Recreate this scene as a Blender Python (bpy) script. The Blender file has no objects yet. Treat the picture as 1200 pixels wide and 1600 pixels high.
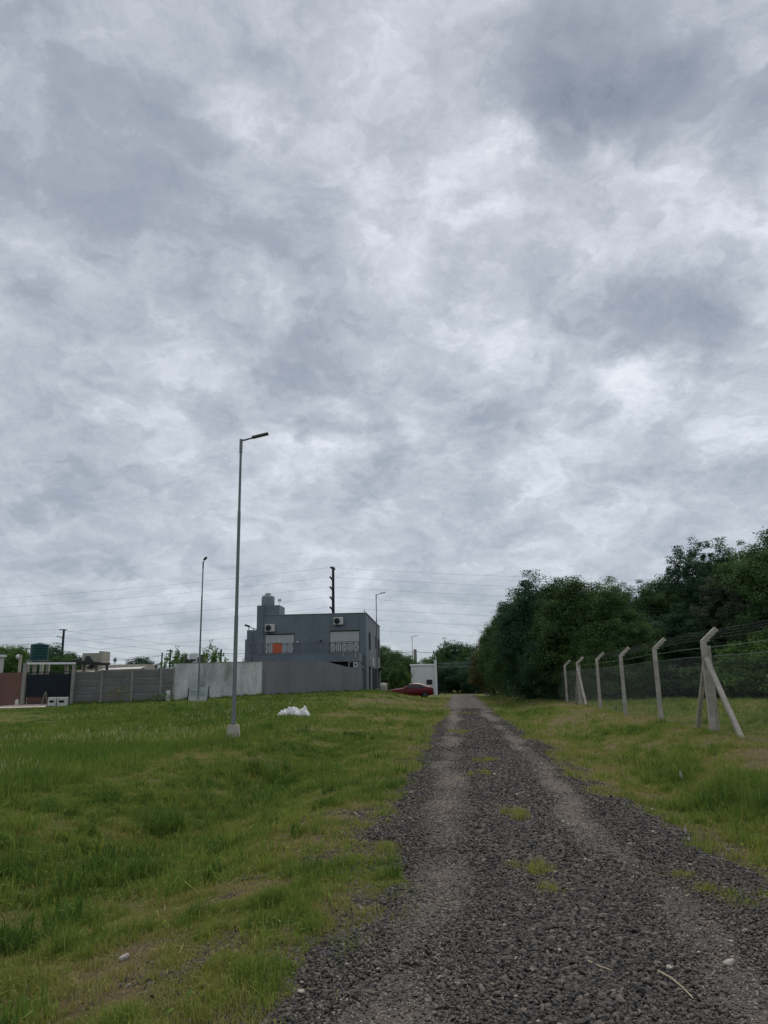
import bpy, bmesh, math, random
import numpy as np
from mathutils import Vector, Matrix, noise as mnoise

S = bpy.context.scene
C = S.collection
PI = math.pi
R = math.radians
random.seed(7)

# ------------------------------------------------------------------ camera
PITCH = R(13.06); ROLL = 0.0185; FPX = 1155.0; EYE = 1.5
_c, _s = math.cos(PITCH), math.sin(PITCH)
_F = Vector((0, _c, _s)); _U0 = Vector((0, -_s, _c)); _R0 = Vector((1, 0, 0))
_ca, _sa = math.cos(ROLL), math.sin(ROLL)
_RR = _R0*_ca - _U0*_sa
_UU = _U0*_ca + _R0*_sa
cam_data = bpy.data.cameras.new('camera'); cam = bpy.data.objects.new('camera', cam_data)
C.objects.link(cam)
cam_data.sensor_fit = 'VERTICAL'; cam_data.sensor_height = 32.0; cam_data.lens = 32.0*FPX/1600.0
cam_data.clip_start = 0.05; cam_data.clip_end = 6000
cam.matrix_world = Matrix(((_RR.x, _UU.x, -_F.x, 0), (_RR.y, _UU.y, -_F.y, 0), (_RR.z, _UU.z, -_F.z, EYE), (0, 0, 0, 1)))
S.camera = cam
S.render.resolution_x = 768; S.render.resolution_y = 1024

def ray(px, py):
    d = _F + _RR*((px-600)/FPX) + _UU*(-(py-800)/FPX)
    return d
def at(px, py, Y):
    """world point seen at photo pixel (px,py) at forward distance Y"""
    d = ray(px, py); t = Y/d.y
    return Vector((d.x*t, Y, EYE + d.z*t))

# ------------------------------------------------------------------ view
S.view_settings.view_transform = 'Standard'; S.view_settings.look = 'None'
S.view_settings.gamma = 1; S.view_settings.exposure = 0.32
S.cycles.max_bounces = 6; S.cycles.diffuse_bounces = 3; S.cycles.transparent_max_bounces = 12
S.cycles.use_denoising = True

# ------------------------------------------------------------------ world: overcast sky
SUN_EL, SUN_AZ = R(52), R(18)          # behind the clouds, ahead and a little right
W = bpy.data.worlds.new('World'); S.world = W; W.use_nodes = True
def build_sky():
    nt = W.node_tree; N = nt.nodes; L = nt.links; N.clear()
    def n(t, **k):
        x = N.new(t)
        for a, b in k.items(): setattr(x, a, b)
        return x
    def vm(op, a, b=None, out=0):
        x = n('ShaderNodeVectorMath', operation=op)
        for i, v in enumerate((a, b)):
            if v is None: continue
            if isinstance(v, (tuple, list, Vector)): x.inputs[i].default_value = tuple(v)
            elif isinstance(v, (int, float)):
                x.inputs[3 if op == 'SCALE' else i].default_value = v
            else: L.new(v, x.inputs[3 if (op == 'SCALE' and i == 1) else i])
        return x.outputs[out]
    def m(op, a, b=None, c=None, clamp=False):
        x = n('ShaderNodeMath', operation=op); x.use_clamp = clamp
        for i, v in enumerate((a, b, c)):
            if v is None: continue
            if isinstance(v, (int, float)): x.inputs[i].default_value = v
            else: L.new(v, x.inputs[i])
        return x.outputs[0]
    def noise(vec, scale, detail, rough, dist=0.0, color=False):
        x = n('ShaderNodeTexNoise'); x.inputs['Scale'].default_value = scale
        x.inputs['Detail'].default_value = detail; x.inputs['Roughness'].default_value = rough
        x.inputs['Distortion'].default_value = dist; L.new(vec, x.inputs['Vector'])
        return x.outputs['Color' if color else 'Fac']
    tc = n('ShaderNodeTexCoord'); d = vm('NORMALIZE', tc.outputs['Generated'])
    # cloud plane coordinates
    sep = n('ShaderNodeSeparateXYZ'); L.new(d, sep.inputs[0])
    z = m('MAXIMUM', sep.outputs[2], 0.0); zz = m('ADD', z, 0.42)
    comb = n('ShaderNodeCombineXYZ'); L.new(m('DIVIDE', sep.outputs[0], zz), comb.inputs[0]); L.new(m('DIVIDE', sep.outputs[1], zz), comb.inputs[1])
    p = comb.outputs[0]
    wob = vm('SCALE', vm('SUBTRACT', noise(p, 3.4, 10, 0.62, color=True), (0.5, 0.5, 0.5)), 0.26)
    pw = vm('ADD', p, wob)
    big = noise(pw, 1.7, 3, 0.5)
    mid = noise(pw, 4.6, 12, 0.62, 0.0)
    fine = noise(vm('ADD', p, vm('SCALE', wob, 1.6)), 11.0, 12, 0.64, 0.0)
    v = m('ADD', m('MULTIPLY', big, 0.30), m('ADD', m('MULTIPLY', mid, 0.46), m('MULTIPLY', fine, 0.36)))
    bil = m('MULTIPLY', m('ABSOLUTE', m('SUBTRACT', noise(vm('ADD', pw, (3.1, 7.7, 0)), 4.8, 9, 0.58), 0.5)), 2.0)
    v = m('ADD', v, m('MULTIPLY', m('SUBTRACT', bil, 0.12), 0.31))
    # the banks and openings of this particular sky, as directions
    wd = vm('SCALE', vm('SUBTRACT', noise(p, 6.5, 11, 0.68, color=True), (0.5, 0.5, 0.5)), 0.16)
    dw = vm('ADD', d, wd)
    for (px, py, r, amp) in SKY_BLOBS:
        c = ray(px, py).normalized()
        dist = vm('LENGTH', vm('SUBTRACT', dw, c), None, out=1)
        q = m('DIVIDE', dist, r*1.1/FPX)
        q = m('MULTIPLY', q, q); g = m('POWER', 2.71828, m('MULTIPLY', m('MULTIPLY', q, q), -1.0))
        v = m('ADD', v, m('MULTIPLY', g, amp))
    ramp = n('ShaderNodeValToRGB'); L.new(v, ramp.inputs[0])
    cr = ramp.color_ramp; cr.interpolation = 'B_SPLINE'
    e = cr.elements
    stops = SKY_STOPS
    e[0].position = stops[0][0]; e[0].color = (*stops[0][1], 1)
    e[1].position = stops[-1][0]; e[1].color = (*stops[-1][1], 1)
    for pos, col in stops[1:-1]:
        k = e.new(pos); k.color = (*col, 1)
    # horizon: thicker air, grey green-blue, less contrast
    hz = m('POWER', m('SUBTRACT', 1.0, m('MINIMUM', m('MULTIPLY', z, 3.0), 1.0)), 2.2)
    mh = n('ShaderNodeMix', data_type='RGBA'); L.new(m('MULTIPLY', hz, 0.62), mh.inputs[0])
    L.new(ramp.outputs[0], mh.inputs[6]); mh.inputs[7].default_value = (0.315, 0.375, 0.425, 1)
    nis = n('ShaderNodeTexSky', sky_type='NISHITA'); nis.sun_disc = False
    nis.sun_elevation = SUN_EL; nis.sun_rotation = SUN_AZ; nis.air_density = 1; nis.dust_density = 0.4
    bg1 = n('ShaderNodeBackground'); L.new(nis.outputs[0], bg1.inputs[0]); bg1.inputs[1].default_value = 0.08
    bg2 = n('ShaderNodeBackground'); L.new(mh.outputs[2], bg2.inputs[0]); bg2.inputs[1].default_value = 1.0
    mx = n('ShaderNodeMixShader'); mx.inputs[0].default_value = 0.93
    L.new(bg1.outputs[0], mx.inputs[1]); L.new(bg2.outputs[0], mx.inputs[2])
    o = n('ShaderNodeOutputWorld'); L.new(mx.outputs[0], o.inputs[0])
SKY_STOPS = [(0.36, (0.70, 0.735, 0.78)), (0.47, (0.53, 0.565, 0.615)), (0.57, (0.41, 0.44, 0.495)), (0.68, (0.32, 0.35, 0.405)), (0.95, (0.17, 0.20, 0.26))]
SKY_BLOBS = [  # photo pixel, radius px, + thicker / - thinner
    (850, 120, 80, 0.21), (930, 60, 80, 0.12), (1020, 160, 75, 0.19), (1190, 200, 60, 0.14), (1140, 30, 80, 0.08), (870, 185, 50, 0.10),
    (720, 250, 80, -0.07), (800, 235, 50, -0.06), (1115, 130, 45, -0.10), (1090, 270, 70, -0.07), (960, 265, 60, -0.06), (880, 290, 50, 0.08), (960, 340, 130, -0.01), (680, 330, 70, -0.04), (720, 120, 60, 0.05),
    (960, 500, 70, 0.15), (1040, 520, 70, 0.12), (1130, 470, 60, 0.12), (1010, 600, 55, -0.14), (1150, 660, 50, -0.07), (850, 390, 90, 0.0),
    (740, 555, 60, -0.08), (600, 640, 60, 0.04), (450, 715, 50, -0.08), (740, 640, 70, 0.07), (600, 690, 36, 0.08), (590, 750, 40, 0.06), (730, 765, 50, 0.08), (610, 400, 60, -0.07), (560, 300, 50, -0.05),
    (150, 220, 170, 0.08), (330, 380, 170, 0.07), (90, 560, 150, 0.06), (360, 190, 45, -0.08), (200, 60, 60, -0.05), (640, 20, 100, -0.05), (400, 60, 90, 0.03), (640, 120, 90, 0.03),
    (160, 430, 50, -0.07), (440, 590, 100, 0.04), (290, 560, 50, -0.07), (60, 340, 40, -0.04), (520, 470, 60, 0.04)]
build_sky()
W.cycles.sampling_method = 'MANUAL'; W.cycles.sample_map_resolution = 512
sun_d = bpy.data.lights.new('sun', 'SUN'); sun_d.energy = 1.5; sun_d.angle = R(28); sun_d.color = (1.0, 0.90, 0.76)
sun = bpy.data.objects.new('sun', sun_d); C.objects.link(sun)
_sd = Vector((math.sin(SUN_AZ)*math.cos(SUN_EL), math.cos(SUN_AZ)*math.cos(SUN_EL), math.sin(SUN_EL)))
sun.rotation_euler = _sd.to_track_quat('Z', 'Y').to_euler()
sun.location = (0, 0, 40)
# ------------------------------------------------------------------ helpers
def srgb(r, g, b):
    f = lambda c: (c/255/12.92) if c/255 <= 0.04045 else ((c/255+0.055)/1.055)**2.4
    return (f(r), f(g), f(b))

def mat(name, col, rough=0.85, var=0.18, scale=2.0, bump=0.0, bscale=30.0, metal=0.0, col2=None, streak=0.0,
        spec=0.3, trans=0.0, attr=None, ramp=None, detail=6, objrand=0.0):
    """procedural material: base colour broken up by noise, optional second colour (stains), bump"""
    m = bpy.data.materials.new(name); m.use_nodes = True
    nt = m.node_tree; N = nt.nodes; L = nt.links
    b = N['Principled BSDF']; out = N['Material Output']
    b.inputs['Roughness'].default_value = rough; b.inputs['Metallic'].default_value = metal
    b.inputs['Specular IOR Level'].default_value = spec
    tc = N.new('ShaderNodeTexCoord'); vec = tc.outputs['Object']
    if streak:
        mp = N.new('ShaderNodeMapping'); mp.inputs['Scale'].default_value = (1, 1, streak); L.new(vec, mp.inputs[0]); vec2 = mp.outputs[0]
    else: vec2 = vec
    nz = N.new('ShaderNodeTexNoise'); nz.inputs['Scale'].default_value = scale; nz.inputs['Detail'].default_value = detail
    nz.inputs['Roughness'].default_value = 0.62; L.new(vec2, nz.inputs['Vector'])
    if attr:
        at_ = N.new('ShaderNodeAttribute'); at_.attribute_name = attr
        rp = N.new('ShaderNodeValToRGB'); L.new(at_.outputs['Fac'], rp.inputs[0]); e = rp.color_ramp.elements
        e[0].position = ramp[0][0]; e[0].color = (*ramp[0][1], 1); e[1].position = ramp[-1][0]; e[1].color = (*ramp[-1][1], 1)
        for p_, c_ in ramp[1:-1]:
            k = e.new(p_); k.color = (*c_, 1)
        base = rp.outputs[0]
    else:
        mx = N.new('ShaderNodeMix'); mx.data_type = 'RGBA'
        rg = N.new('ShaderNodeMapRange'); rg.inputs[1].default_value = 0.35; rg.inputs[2].default_value = 0.68
        L.new(nz.outputs['Fac'], rg.inputs[0]); L.new(rg.outputs[0], mx.inputs[0])
        c2 = col2 if col2 else tuple(max(0, c*(1-var)) for c in col)
        c1 = col if col2 else tuple(c*(1+var*0.5) for c in col)
        mx.inputs[6].default_value = (*c1, 1); mx.inputs[7].default_value = (*c2, 1); base = mx.outputs[2]
    nf = N.new('ShaderNodeTexNoise'); nf.inputs['Scale'].default_value = scale*9; nf.inputs['Detail'].default_value = 4; L.new(vec, nf.inputs['Vector'])
    hs = N.new('ShaderNodeHueSaturation'); rg2 = N.new('ShaderNodeMapRange')
    rg2.inputs[1].default_value = 0.25; rg2.inputs[2].default_value = 0.75; rg2.inputs[3].default_value = 1-var*0.5; rg2.inputs[4].default_value = 1+var*0.5
    L.new(nf.outputs['Fac'], rg2.inputs[0]); L.new(base, hs.inputs['Color'])
    val = rg2.outputs[0]
    if objrand:
        oi = N.new('ShaderNodeObjectInfo'); r3 = N.new('ShaderNodeMapRange'); r3.inputs[3].default_value = 1-objrand; r3.inputs[4].default_value = 1+objrand
        L.new(oi.outputs['Random'], r3.inputs[0]); mm = N.new('ShaderNodeMath'); mm.operation = 'MULTIPLY'; L.new(val, mm.inputs[0]); L.new(r3.outputs[0], mm.inputs[1]); val = mm.outputs[0]
    L.new(val, hs.inputs['Value']); base = hs.outputs[0]
    L.new(base, b.inputs['Base Color'])
    if bump:
        bn = N.new('ShaderNodeTexNoise'); bn.inputs['Scale'].default_value = bscale; bn.inputs['Detail'].default_value = 5; L.new(vec, bn.inputs['Vector'])
        bp = N.new('ShaderNodeBump'); bp.inputs['Strength'].default_value = bump; bp.inputs['Distance'].default_value = 0.02
        L.new(bn.outputs['Fac'], bp.inputs['Height']); L.new(bp.outputs[0], b.inputs['Normal'])
    if trans:
        tr = N.new('ShaderNodeBsdfTranslucent'); L.new(base, tr.inputs[0])
        ms = N.new('ShaderNodeMixShader'); ms.inputs[0].default_value = trans
        L.new(b.outputs[0], ms.inputs[1]); L.new(tr.outputs[0], ms.inputs[2]); L.new(ms.outputs[0], out.inputs[0])
    return m

def tag(o, label=None, cat=None, group=None, kind=None):
    if label: o['label'] = label
    if cat: o['category'] = cat
    if group: o['group'] = group
    if kind: o['kind'] = kind
    return o

def thing(name, label, cat, loc=(0, 0, 0), rz=0.0, group=None):
    o = bpy.data.objects.new(name, None); C.objects.link(o); o.empty_display_size = 0.2
    o.location = loc; o.rotation_euler = (0, 0, rz)
    return tag(o, label, cat, group)

def link_mesh(name, me, m, parent=None):
    if m and not me.materials: me.materials.append(m)
    o = bpy.data.objects.new(name, me); C.objects.link(o)
    if parent: o.parent = parent
    return o

def copy_tree(o, parent=None):
    c = o.copy(); C.objects.link(c); c.parent = parent
    for ch in list(o.children): copy_tree(ch, c)
    return c

def np_mesh(name, verts, faces_flat, nper, attrs=None, smooth=False):
    """verts (n,3); faces_flat int array; nper verts per face (array)"""
    me = bpy.data.meshes.new(name)
    verts = np.asarray(verts, np.float32); nper = np.asarray(nper, np.int32); ff = np.asarray(faces_flat, np.int32)
    me.vertices.add(len(verts)); me.vertices.foreach_set('co', verts.ravel())
    me.loops.add(len(ff)); me.loops.foreach_set('vertex_index', ff)
    me.polygons.add(len(nper)); st = np.zeros(len(nper), np.int32); st[1:] = np.cumsum(nper)[:-1]
    me.polygons.foreach_set('loop_start', st); me.polygons.foreach_set('loop_total', nper)
    me.polygons.foreach_set('use_smooth', np.full(len(nper), bool(smooth)))
    me.update(calc_edges=True)
    for k, v in (attrs or {}).items():
        a = me.attributes.new(k, 'FLOAT', 'POINT'); a.data.foreach_set('value', np.asarray(v, np.float32))
    return me

class MB:
    def __init__(s): s.v = []; s.f = []; s.sm = []
    def add(s, vs, fs, smooth=False):
        k = len(s.v); s.v += [tuple(p) for p in vs]; s.f += [tuple(i+k for i in f) for f in fs]; s.sm += [smooth]*len(fs); return s
    def box(s, c, size, rz=0.0, taper=1.0, M=None, bev=0.0):
        x, y, z = (q/2 for q in size); vs = []
        if bev:
            b_ = min(bev, x*0.45, y*0.45, z*0.45)
            prof = [(-x+b_, -y), (x-b_, -y), (x, -y+b_), (x, y-b_), (x-b_, y), (-x+b_, y), (-x, y-b_), (-x, -y+b_)]
            levels = [(-z, b_), (-z+b_, 0), (z-b_, 0), (z, b_)]
            for zz, ins in levels:
                fx, fy = (x-ins)/x, (y-ins)/y
                for (a, b) in prof: vs.append(Vector((a*fx, b*fy, zz)))
            fs = [tuple(range(7, -1, -1)), tuple(range(24, 32))]
            for l in range(3):
                for i in range(8):
                    j = (i+1) % 8; fs.append((l*8+i, l*8+j, l*8+8+j, l*8+8+i))
        else:
            for zz, k in ((-z, 1.0), (z, taper)):
                for (a, b) in ((-x, -y), (x, -y), (x, y), (-x, y)): vs.append(Vector((a*k, b*k, zz)))
            fs = [(3, 2, 1, 0), (4, 5, 6, 7), (0, 1, 5, 4), (1, 2, 6, 5), (2, 3, 7, 6), (3, 0, 4, 7)]
        Mx = M if M is not None else Matrix.Rotation(rz, 3, 'Z')
        c = Vector(c)
        return s.add([c + Mx @ p for p in vs], fs)
    def bb(s, x0, x1, y0, y1, z0, z1, bev=0.0):
        return s.box(((x0+x1)/2, (y0+y1)/2, (z0+z1)/2), (abs(x1-x0), abs(y1-y0), abs(z1-z0)), bev=bev)
    def beam(s, a, b, w, h=None, up=(0, 0, 1)):
        a, b = Vector(a), Vector(b); h = h or w; d = (b-a); L_ = d.length; d.normalize(); u = Vector(up)
        if abs(d.dot(u)) > 0.98: u = Vector((0, 1, 0))
        x = d.cross(u).normalized(); y = x.cross(d).normalized()
        M = Matrix((x, y, d)).transposed()
        return s.box((a+b)/2, (w, h, L_), M=M)
    def tube(s, pts, rad, seg=8, cap=True, smooth=True):
        pts = [Vector(p) for p in pts]; rad = rad if isinstance(rad, (list, tuple)) else [rad]*len(pts)
        vs = []; fs = []; ref = None
        for i, p in enumerate(pts):
            d = (pts[min(i+1, len(pts)-1)] - pts[max(i-1, 0)]).normalized()
            if ref is None: ref = Vector((1, 0, 0)) if abs(d.x) < 0.8 else Vector((0, 1, 0))
            x = (ref - d*ref.dot(d)).normalized(); y = d.cross(x); ref = x
            for k in range(seg):
                a = 2*PI*k/seg; vs.append(p + (x*math.cos(a)+y*math.sin(a))*rad[i])
        for i in range(len(pts)-1):
            for k in range(seg):
                j = (k+1) % seg; fs.append((i*seg+k, i*seg+j, (i+1)*seg+j, (i+1)*seg+k))
        s.add(vs, fs, smooth)
        if cap: s.add([vs[k] for k in range(seg)][::-1], [tuple(range(seg))]); s.add(vs[-seg:], [tuple(range(seg))])
        return s
    def lathe(s, c, prof, seg=24, smooth=True):
        c = Vector(c); vs = []; fs = []
        for (r, z) in prof:
            for k in range(seg): a = 2*PI*k/seg; vs.append(c+Vector((r*math.cos(a), r*math.sin(a), z)))
        for i in range(len(prof)-1):
            for k in range(seg):
                j = (k+1) % seg; fs.append((i*seg+k, i*seg+j, (i+1)*seg+j, (i+1)*seg+k))
        s.add(vs, fs, smooth)
        if prof[-1][0] > 0.001: s.add(vs[-seg:], [tuple(range(seg))])
        return s
    def prism(s, poly, z0, z1):
        n = len(poly); vs = [(x, y, z0) for x, y in poly]+[(x, y, z1) for x, y in poly]
        return s.add(vs, [tuple(range(n-1, -1, -1)), tuple(range(n, 2*n))]+[(i, (i+1) % n, n+(i+1) % n, n+i) for i in range(n)])
    def build(s, name, m, parent=None):
        me = bpy.data.meshes.new(name); me.from_pydata(s.v, [], s.f)
        me.polygons.foreach_set('use_smooth', s.sm); me.update()
        return link_mesh(name, me, m, parent)

# ---- numpy noise
def _hash(ix, iy, seed):
    n = (ix*374761393 + iy*668265263 + seed*1442695041) & 0xffffffff
    n = ((n ^ (n >> 13))*1274126177) & 0xffffffff
    return ((n ^ (n >> 16)) & 0xffffff)/float(0xffffff)
def vn(x, y, scale=1.0, seed=0):
    x = np.asarray(x, float)/scale; y = np.asarray(y, float)/scale
    ix = np.floor(x).astype(np.int64); iy = np.floor(y).astype(np.int64); fx = x-ix; fy = y-iy
    fx = fx*fx*(3-2*fx); fy = fy*fy*(3-2*fy)
    a = _hash(ix, iy, seed); b = _hash(ix+1, iy, seed); c = _hash(ix, iy+1, seed); d = _hash(ix+1, iy+1, seed)
    return (a*(1-fx)+b*fx)*(1-fy)+(c*(1-fx)+d*fx)*fy
def fbm(x, y, scale=1.0, seed=0, oct=4):
    t = 0; a = 1; s_ = 0
    for o in range(oct): t = t+a*vn(x, y, scale/2**o, seed+o*17); s_ += a; a *= 0.55
    return t/s_
def sstep(a, b, x):
    t = np.clip((np.asarray(x, float)-a)/(b-a), 0, 1); return t*t*(3-2*t)

# ---- terrain
def xc(y): return 0.63+0.093*np.asarray(y, float)
def H(x, y):
    x = np.asarray(x, float); y = np.asarray(y, float); d = xc(y)-x
    far = sstep(24, 62, y)*(1-sstep(300, 900, y))
    bank = 0.92*far*sstep(1.9, 8.4, d)*(1-sstep(67, 74, y)*(1-sstep(7.6, 11, d)))
    ditch = -0.34*np.exp(-((d-4.0)/1.15)**2)*(1-sstep(16, 32, y))*sstep(-6, 0, y)
    e = -d
    near = 1-sstep(75, 110, y)
    right = (-0.10*np.exp(-((e-2.3)/0.6)**2)+0.30*sstep(2.5, 4.9, e))*near
    n_ = (fbm(x, y, 1.3, 3, 3)-0.5)*0.07*sstep(1.2, 2.2, np.abs(d)) + (fbm(x, y, 7, 9, 2)-0.5)*0.10*sstep(1.5, 4, np.abs(d))
    return bank+ditch+right+n_*(1-sstep(110, 200, y))
def h1(x, y): return float(H(x, y))
def road_edge(x, y):
    d = xc(y)-x
    return np.abs(d)+(fbm(x, y, 0.9, 21, 4)-0.5)*0.75+(vn(x, y, 3.1, 5)-0.5)*0.5-0.06-0.17*(1-sstep(4.0, 6.5, y))*(d > 0)+sstep(7, 12, y)*np.where(d > 0, 0.14, 0.30)
def ground_at(px, py, guess=10.0):
    d = ray(px, py); t = guess
    lo, hi = 1.0, 400.0
    for _ in range(3000):
        p = Vector((d.x*lo, d.y*lo, EYE+d.z*lo))
        if p.z <= h1(p.x, p.y): break
        lo *= 1.004
    return Vector((p.x, p.y, h1(p.x, p.y)))
# ------------------------------------------------------------------ ground
def grid_mesh(name, xs, ys, zf, attrs=None, pts=None):
    X, Y = (np.meshgrid(xs, ys) if pts is None else pts)
    Z = zf(X, Y); ny, nx = X.shape
    v = np.stack([X, Y, Z], -1).reshape(-1, 3)
    i = np.arange(nx-1)[None, :]+np.arange(ny-1)[:, None]*nx
    f = np.stack([i, i+1, i+nx+1, i+nx], -1).reshape(-1)
    at_ = {k: g(X, Y).ravel() for k, g in (attrs or {}).items()}
    return np_mesh(name, v, f, np.full((nx-1)*(ny-1), 4), at_, True)

def green_mask(X, Y):
    """0 = straw / thin, 1 = lush; used by turf colour and the grass blades alike"""
    d = xc(Y)-X
    g = fbm(X, Y, 2.2, 41, 5)
    lush = 0.48+(g-0.5)*1.5+(fbm(X, Y, 0.40, 43, 4)-0.5)*1.2+0.30*np.exp(-((d-4.3)/1.3)**2)*(1-sstep(20, 34, Y))+0.25*sstep(6.2, 7.4, d)
    lush = lush-0.10*np.exp(-((np.abs(d)-1.9)/0.6)**2)
    lush = lush+0.50*np.exp(-((-d-2.9)/0.75)**2)*(1-sstep(10, 17, Y)) - 0.20*sstep(3.7, 4.3, -d)*(1-sstep(5.0, 5.6, -d))
    lush = lush-0.06*(1-sstep(5, 9, Y))*(d > 0)*(d < 3.3)
    return np.clip(lush, 0, 1)

def ground_material():
    m = bpy.data.materials.new('turf'); m.use_nodes = True; nt = m.node_tree; N = nt.nodes; L = nt.links
    b = N['Principled BSDF']; b.inputs['Roughness'].default_value = 0.95; b.inputs['Specular IOR Level'].default_value = 0.1
    tc = N.new('ShaderNodeTexCoord')
    a = N.new('ShaderNodeAttribute'); a.attribute_name = 'lush'
    def nz(scale, detail, rough=0.6, stretch=None):
        x = N.new('ShaderNodeTexNoise'); x.inputs['Scale'].default_value = scale; x.inputs['Detail'].default_value = detail; x.inputs['Roughness'].default_value = rough
        L.new(tc.outputs['Object'], x.inputs['Vector']); return x.outputs['Fac']
    def math_(op, p, q):
        x = N.new('ShaderNodeMath'); x.operation = op
        for i, v in enumerate((p, q)):
            if isinstance(v, (int, float)): x.inputs[i].default_value = v
            else: L.new(v, x.inputs[i])
        return x.outputs[0]
    v = math_('ADD', a.outputs['Fac'], math_('MULTIPLY', math_('SUBTRACT', nz(9, 8, 0.7), 0.5), 1.1))
    v = math_('ADD', v, math_('MULTIPLY', math_('SUBTRACT', nz(0.35, 4), 0.5), 0.5))
    rp = N.new('ShaderNodeValToRGB'); L.new(v, rp.inputs[0]); e = rp.color_ramp.elements
    e[0].position = 0.0; e[0].color = (0.15, 0.115, 0.072, 1); e[1].position = 0.95; e[1].color = (0.040, 0.076, 0.015, 1)
    k = e.new(0.28); k.color = (0.135, 0.135, 0.048, 1); k = e.new(0.55); k.color = (0.088, 0.120, 0.028, 1)
    fine = nz(60, 6, 0.7)
    hs = N.new('ShaderNodeHueSaturation'); L.new(rp.outputs[0], hs.inputs['Color']); L.new(math_('ADD', math_('MULTIPLY', fine, 1.3), 0.35), hs.inputs['Value'])
    L.new(hs.outputs[0], b.inputs['Base Color'])
    bp = N.new('ShaderNodeBump'); bp.inputs['Strength'].default_value = 0.9; bp.inputs['Distance'].default_value = 0.05
    L.new(math_('ADD', nz(35, 7, 0.75), math_('MULTIPLY', nz(6, 4), 1.5)), bp.inputs['Height']); L.new(bp.outputs[0], b.inputs['Normal'])
    return m
xs = 1.25*np.sinh(np.linspace(-8.2, 8.2, 420))
ys = np.concatenate([[-2500, -900, -300, -100, -40, -15, -8, -5, -3, -2, -1, 0, 0.8, 1.5, 2.1], 2.6*np.exp(np.linspace(0, math.log(1000), 430))])
def HG(X, Y):
    inside = (Y > 2)*(1-sstep(0.9, 1.35, np.abs(xc(Y)-X)))*(Y < 98)
    return H(X, Y)-0.03*inside
ground = link_mesh('ground', grid_mesh('ground', xs, ys, HG, {'lush': green_mask}), ground_material())
tag(ground, kind='structure')

# ------------------------------------------------------------------ gravel road
def road_material():
    m = bpy.data.materials.new('gravel_bed'); m.use_nodes = True; nt = m.node_tree; N = nt.nodes; L = nt.links
    b = N['Principled BSDF']; b.inputs['Roughness'].default_value = 0.9; b.inputs['Specular IOR Level'].default_value = 0.25
    tc = N.new('ShaderNodeTexCoord'); O = tc.outputs['Object']
    def math_(op, p, q, cl=False):
        x = N.new('ShaderNodeMath'); x.operation = op; x.use_clamp = cl
        for i, v in enumerate((p, q)):
            if isinstance(v, (int, float)): x.inputs[i].default_value = v
            else: L.new(v, x.inputs[i])
        return x.outputs[0]
    def nz(scale, detail, rough=0.6):
        x = N.new('ShaderNodeTexNoise'); x.inputs['Scale'].default_value = scale; x.inputs['Detail'].default_value = detail; x.inputs['Roughness'].default_value = rough
        L.new(O, x.inputs['Vector']); return x.outputs['Fac']
    def vor(scale):
        x = N.new('ShaderNodeTexVoronoi'); x.inputs['Scale'].default_value = scale; L.new(O, x.inputs['Vector']); return x
    v1 = vor(42); v2 = vor(90)
    sep = N.new('ShaderNodeSeparateColor'); L.new(v1.outputs['Color'], sep.inputs[0])
    rp = N.new('ShaderNodeValToRGB'); L.new(sep.outputs[0], rp.inputs[0]); e = rp.color_ramp.elements
    e[0].position = 0.0; e[0].color = (0.042, 0.040, 0.040, 1); e[1].position = 1.0; e[1].color = (0.26, 0.235, 0.205, 1)
    k = e.new(0.55); k.color = (0.085, 0.080, 0.078, 1); k = e.new(0.9); k.color = (0.13, 0.118, 0.108, 1)
    at_ = N.new('ShaderNodeAttribute'); at_.attribute_name = 'wear'
    w = math_('ADD', at_.outputs['Fac'], math_('MULTIPLY', math_('SUBTRACT', nz(2.8, 9, 0.72), 0.5), 3.4))
    w = math_('MULTIPLY', math_('SUBTRACT', w, 0.62), 1.6, True)
    dirt = N.new('ShaderNodeMix'); dirt.data_type = 'RGBA'; L.new(nz(30, 5), dirt.inputs[0]); dirt.inputs[6].default_value = (0.145, 0.100, 0.070, 1); dirt.inputs[7].default_value = (0.26, 0.175, 0.115, 1)
    mx = N.new('ShaderNodeMix'); mx.data_type = 'RGBA'; L.new(math_('MULTIPLY', w, 0.72), mx.inputs[0]); L.new(rp.outputs[0], mx.inputs[6]); L.new(dirt.outputs[2], mx.inputs[7])
    # paler dust on the wheel tracks
    dust = N.new('ShaderNodeMix'); dust.data_type = 'RGBA'; L.new(math_('MULTIPLY', at_.outputs['Fac'], 0.36, True), dust.inputs[0]); L.new(mx.outputs[2], dust.inputs[6]); dust.inputs[7].default_value = (0.170, 0.152, 0.140, 1)
    L.new(dust.outputs[2], b.inputs['Base Color'])
    bp = N.new('ShaderNodeBump'); bp.inputs['Strength'].default_value = 1.0; bp.inputs['Distance'].default_value = 0.02
    hgt = math_('ADD', math_('MULTIPLY', v1.outputs['Distance'], -1.0), math_('MULTIPLY', v2.outputs['Distance'], -0.5))
    L.new(hgt, bp.inputs['Height']); L.new(bp.outputs[0], b.inputs['Normal'])
    return m
def wear(X, Y):
    d = xc(Y)-X
    wob_ = (fbm(X, Y, 2.0, 63, 3)-0.5)*0.5
    a = np.exp(-((d-0.88+wob_)/0.32)**2)+np.exp(-((d+0.72+wob_)/0.26)**2)*(0.75+0.25*sstep(5, 9, Y))
    return np.clip(a*(0.62+1.9*(fbm(X, Y, 1.6, 61, 5)-0.42)), 0, 1)
ry = 1.2*np.exp(np.linspace(0, math.log(99/1.2), 420)); rd = np.linspace(-2.7, 2.7, 64)
RD, RY = np.meshgrid(-rd[::-1], ry); RX = xc(RY)+RD
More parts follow.
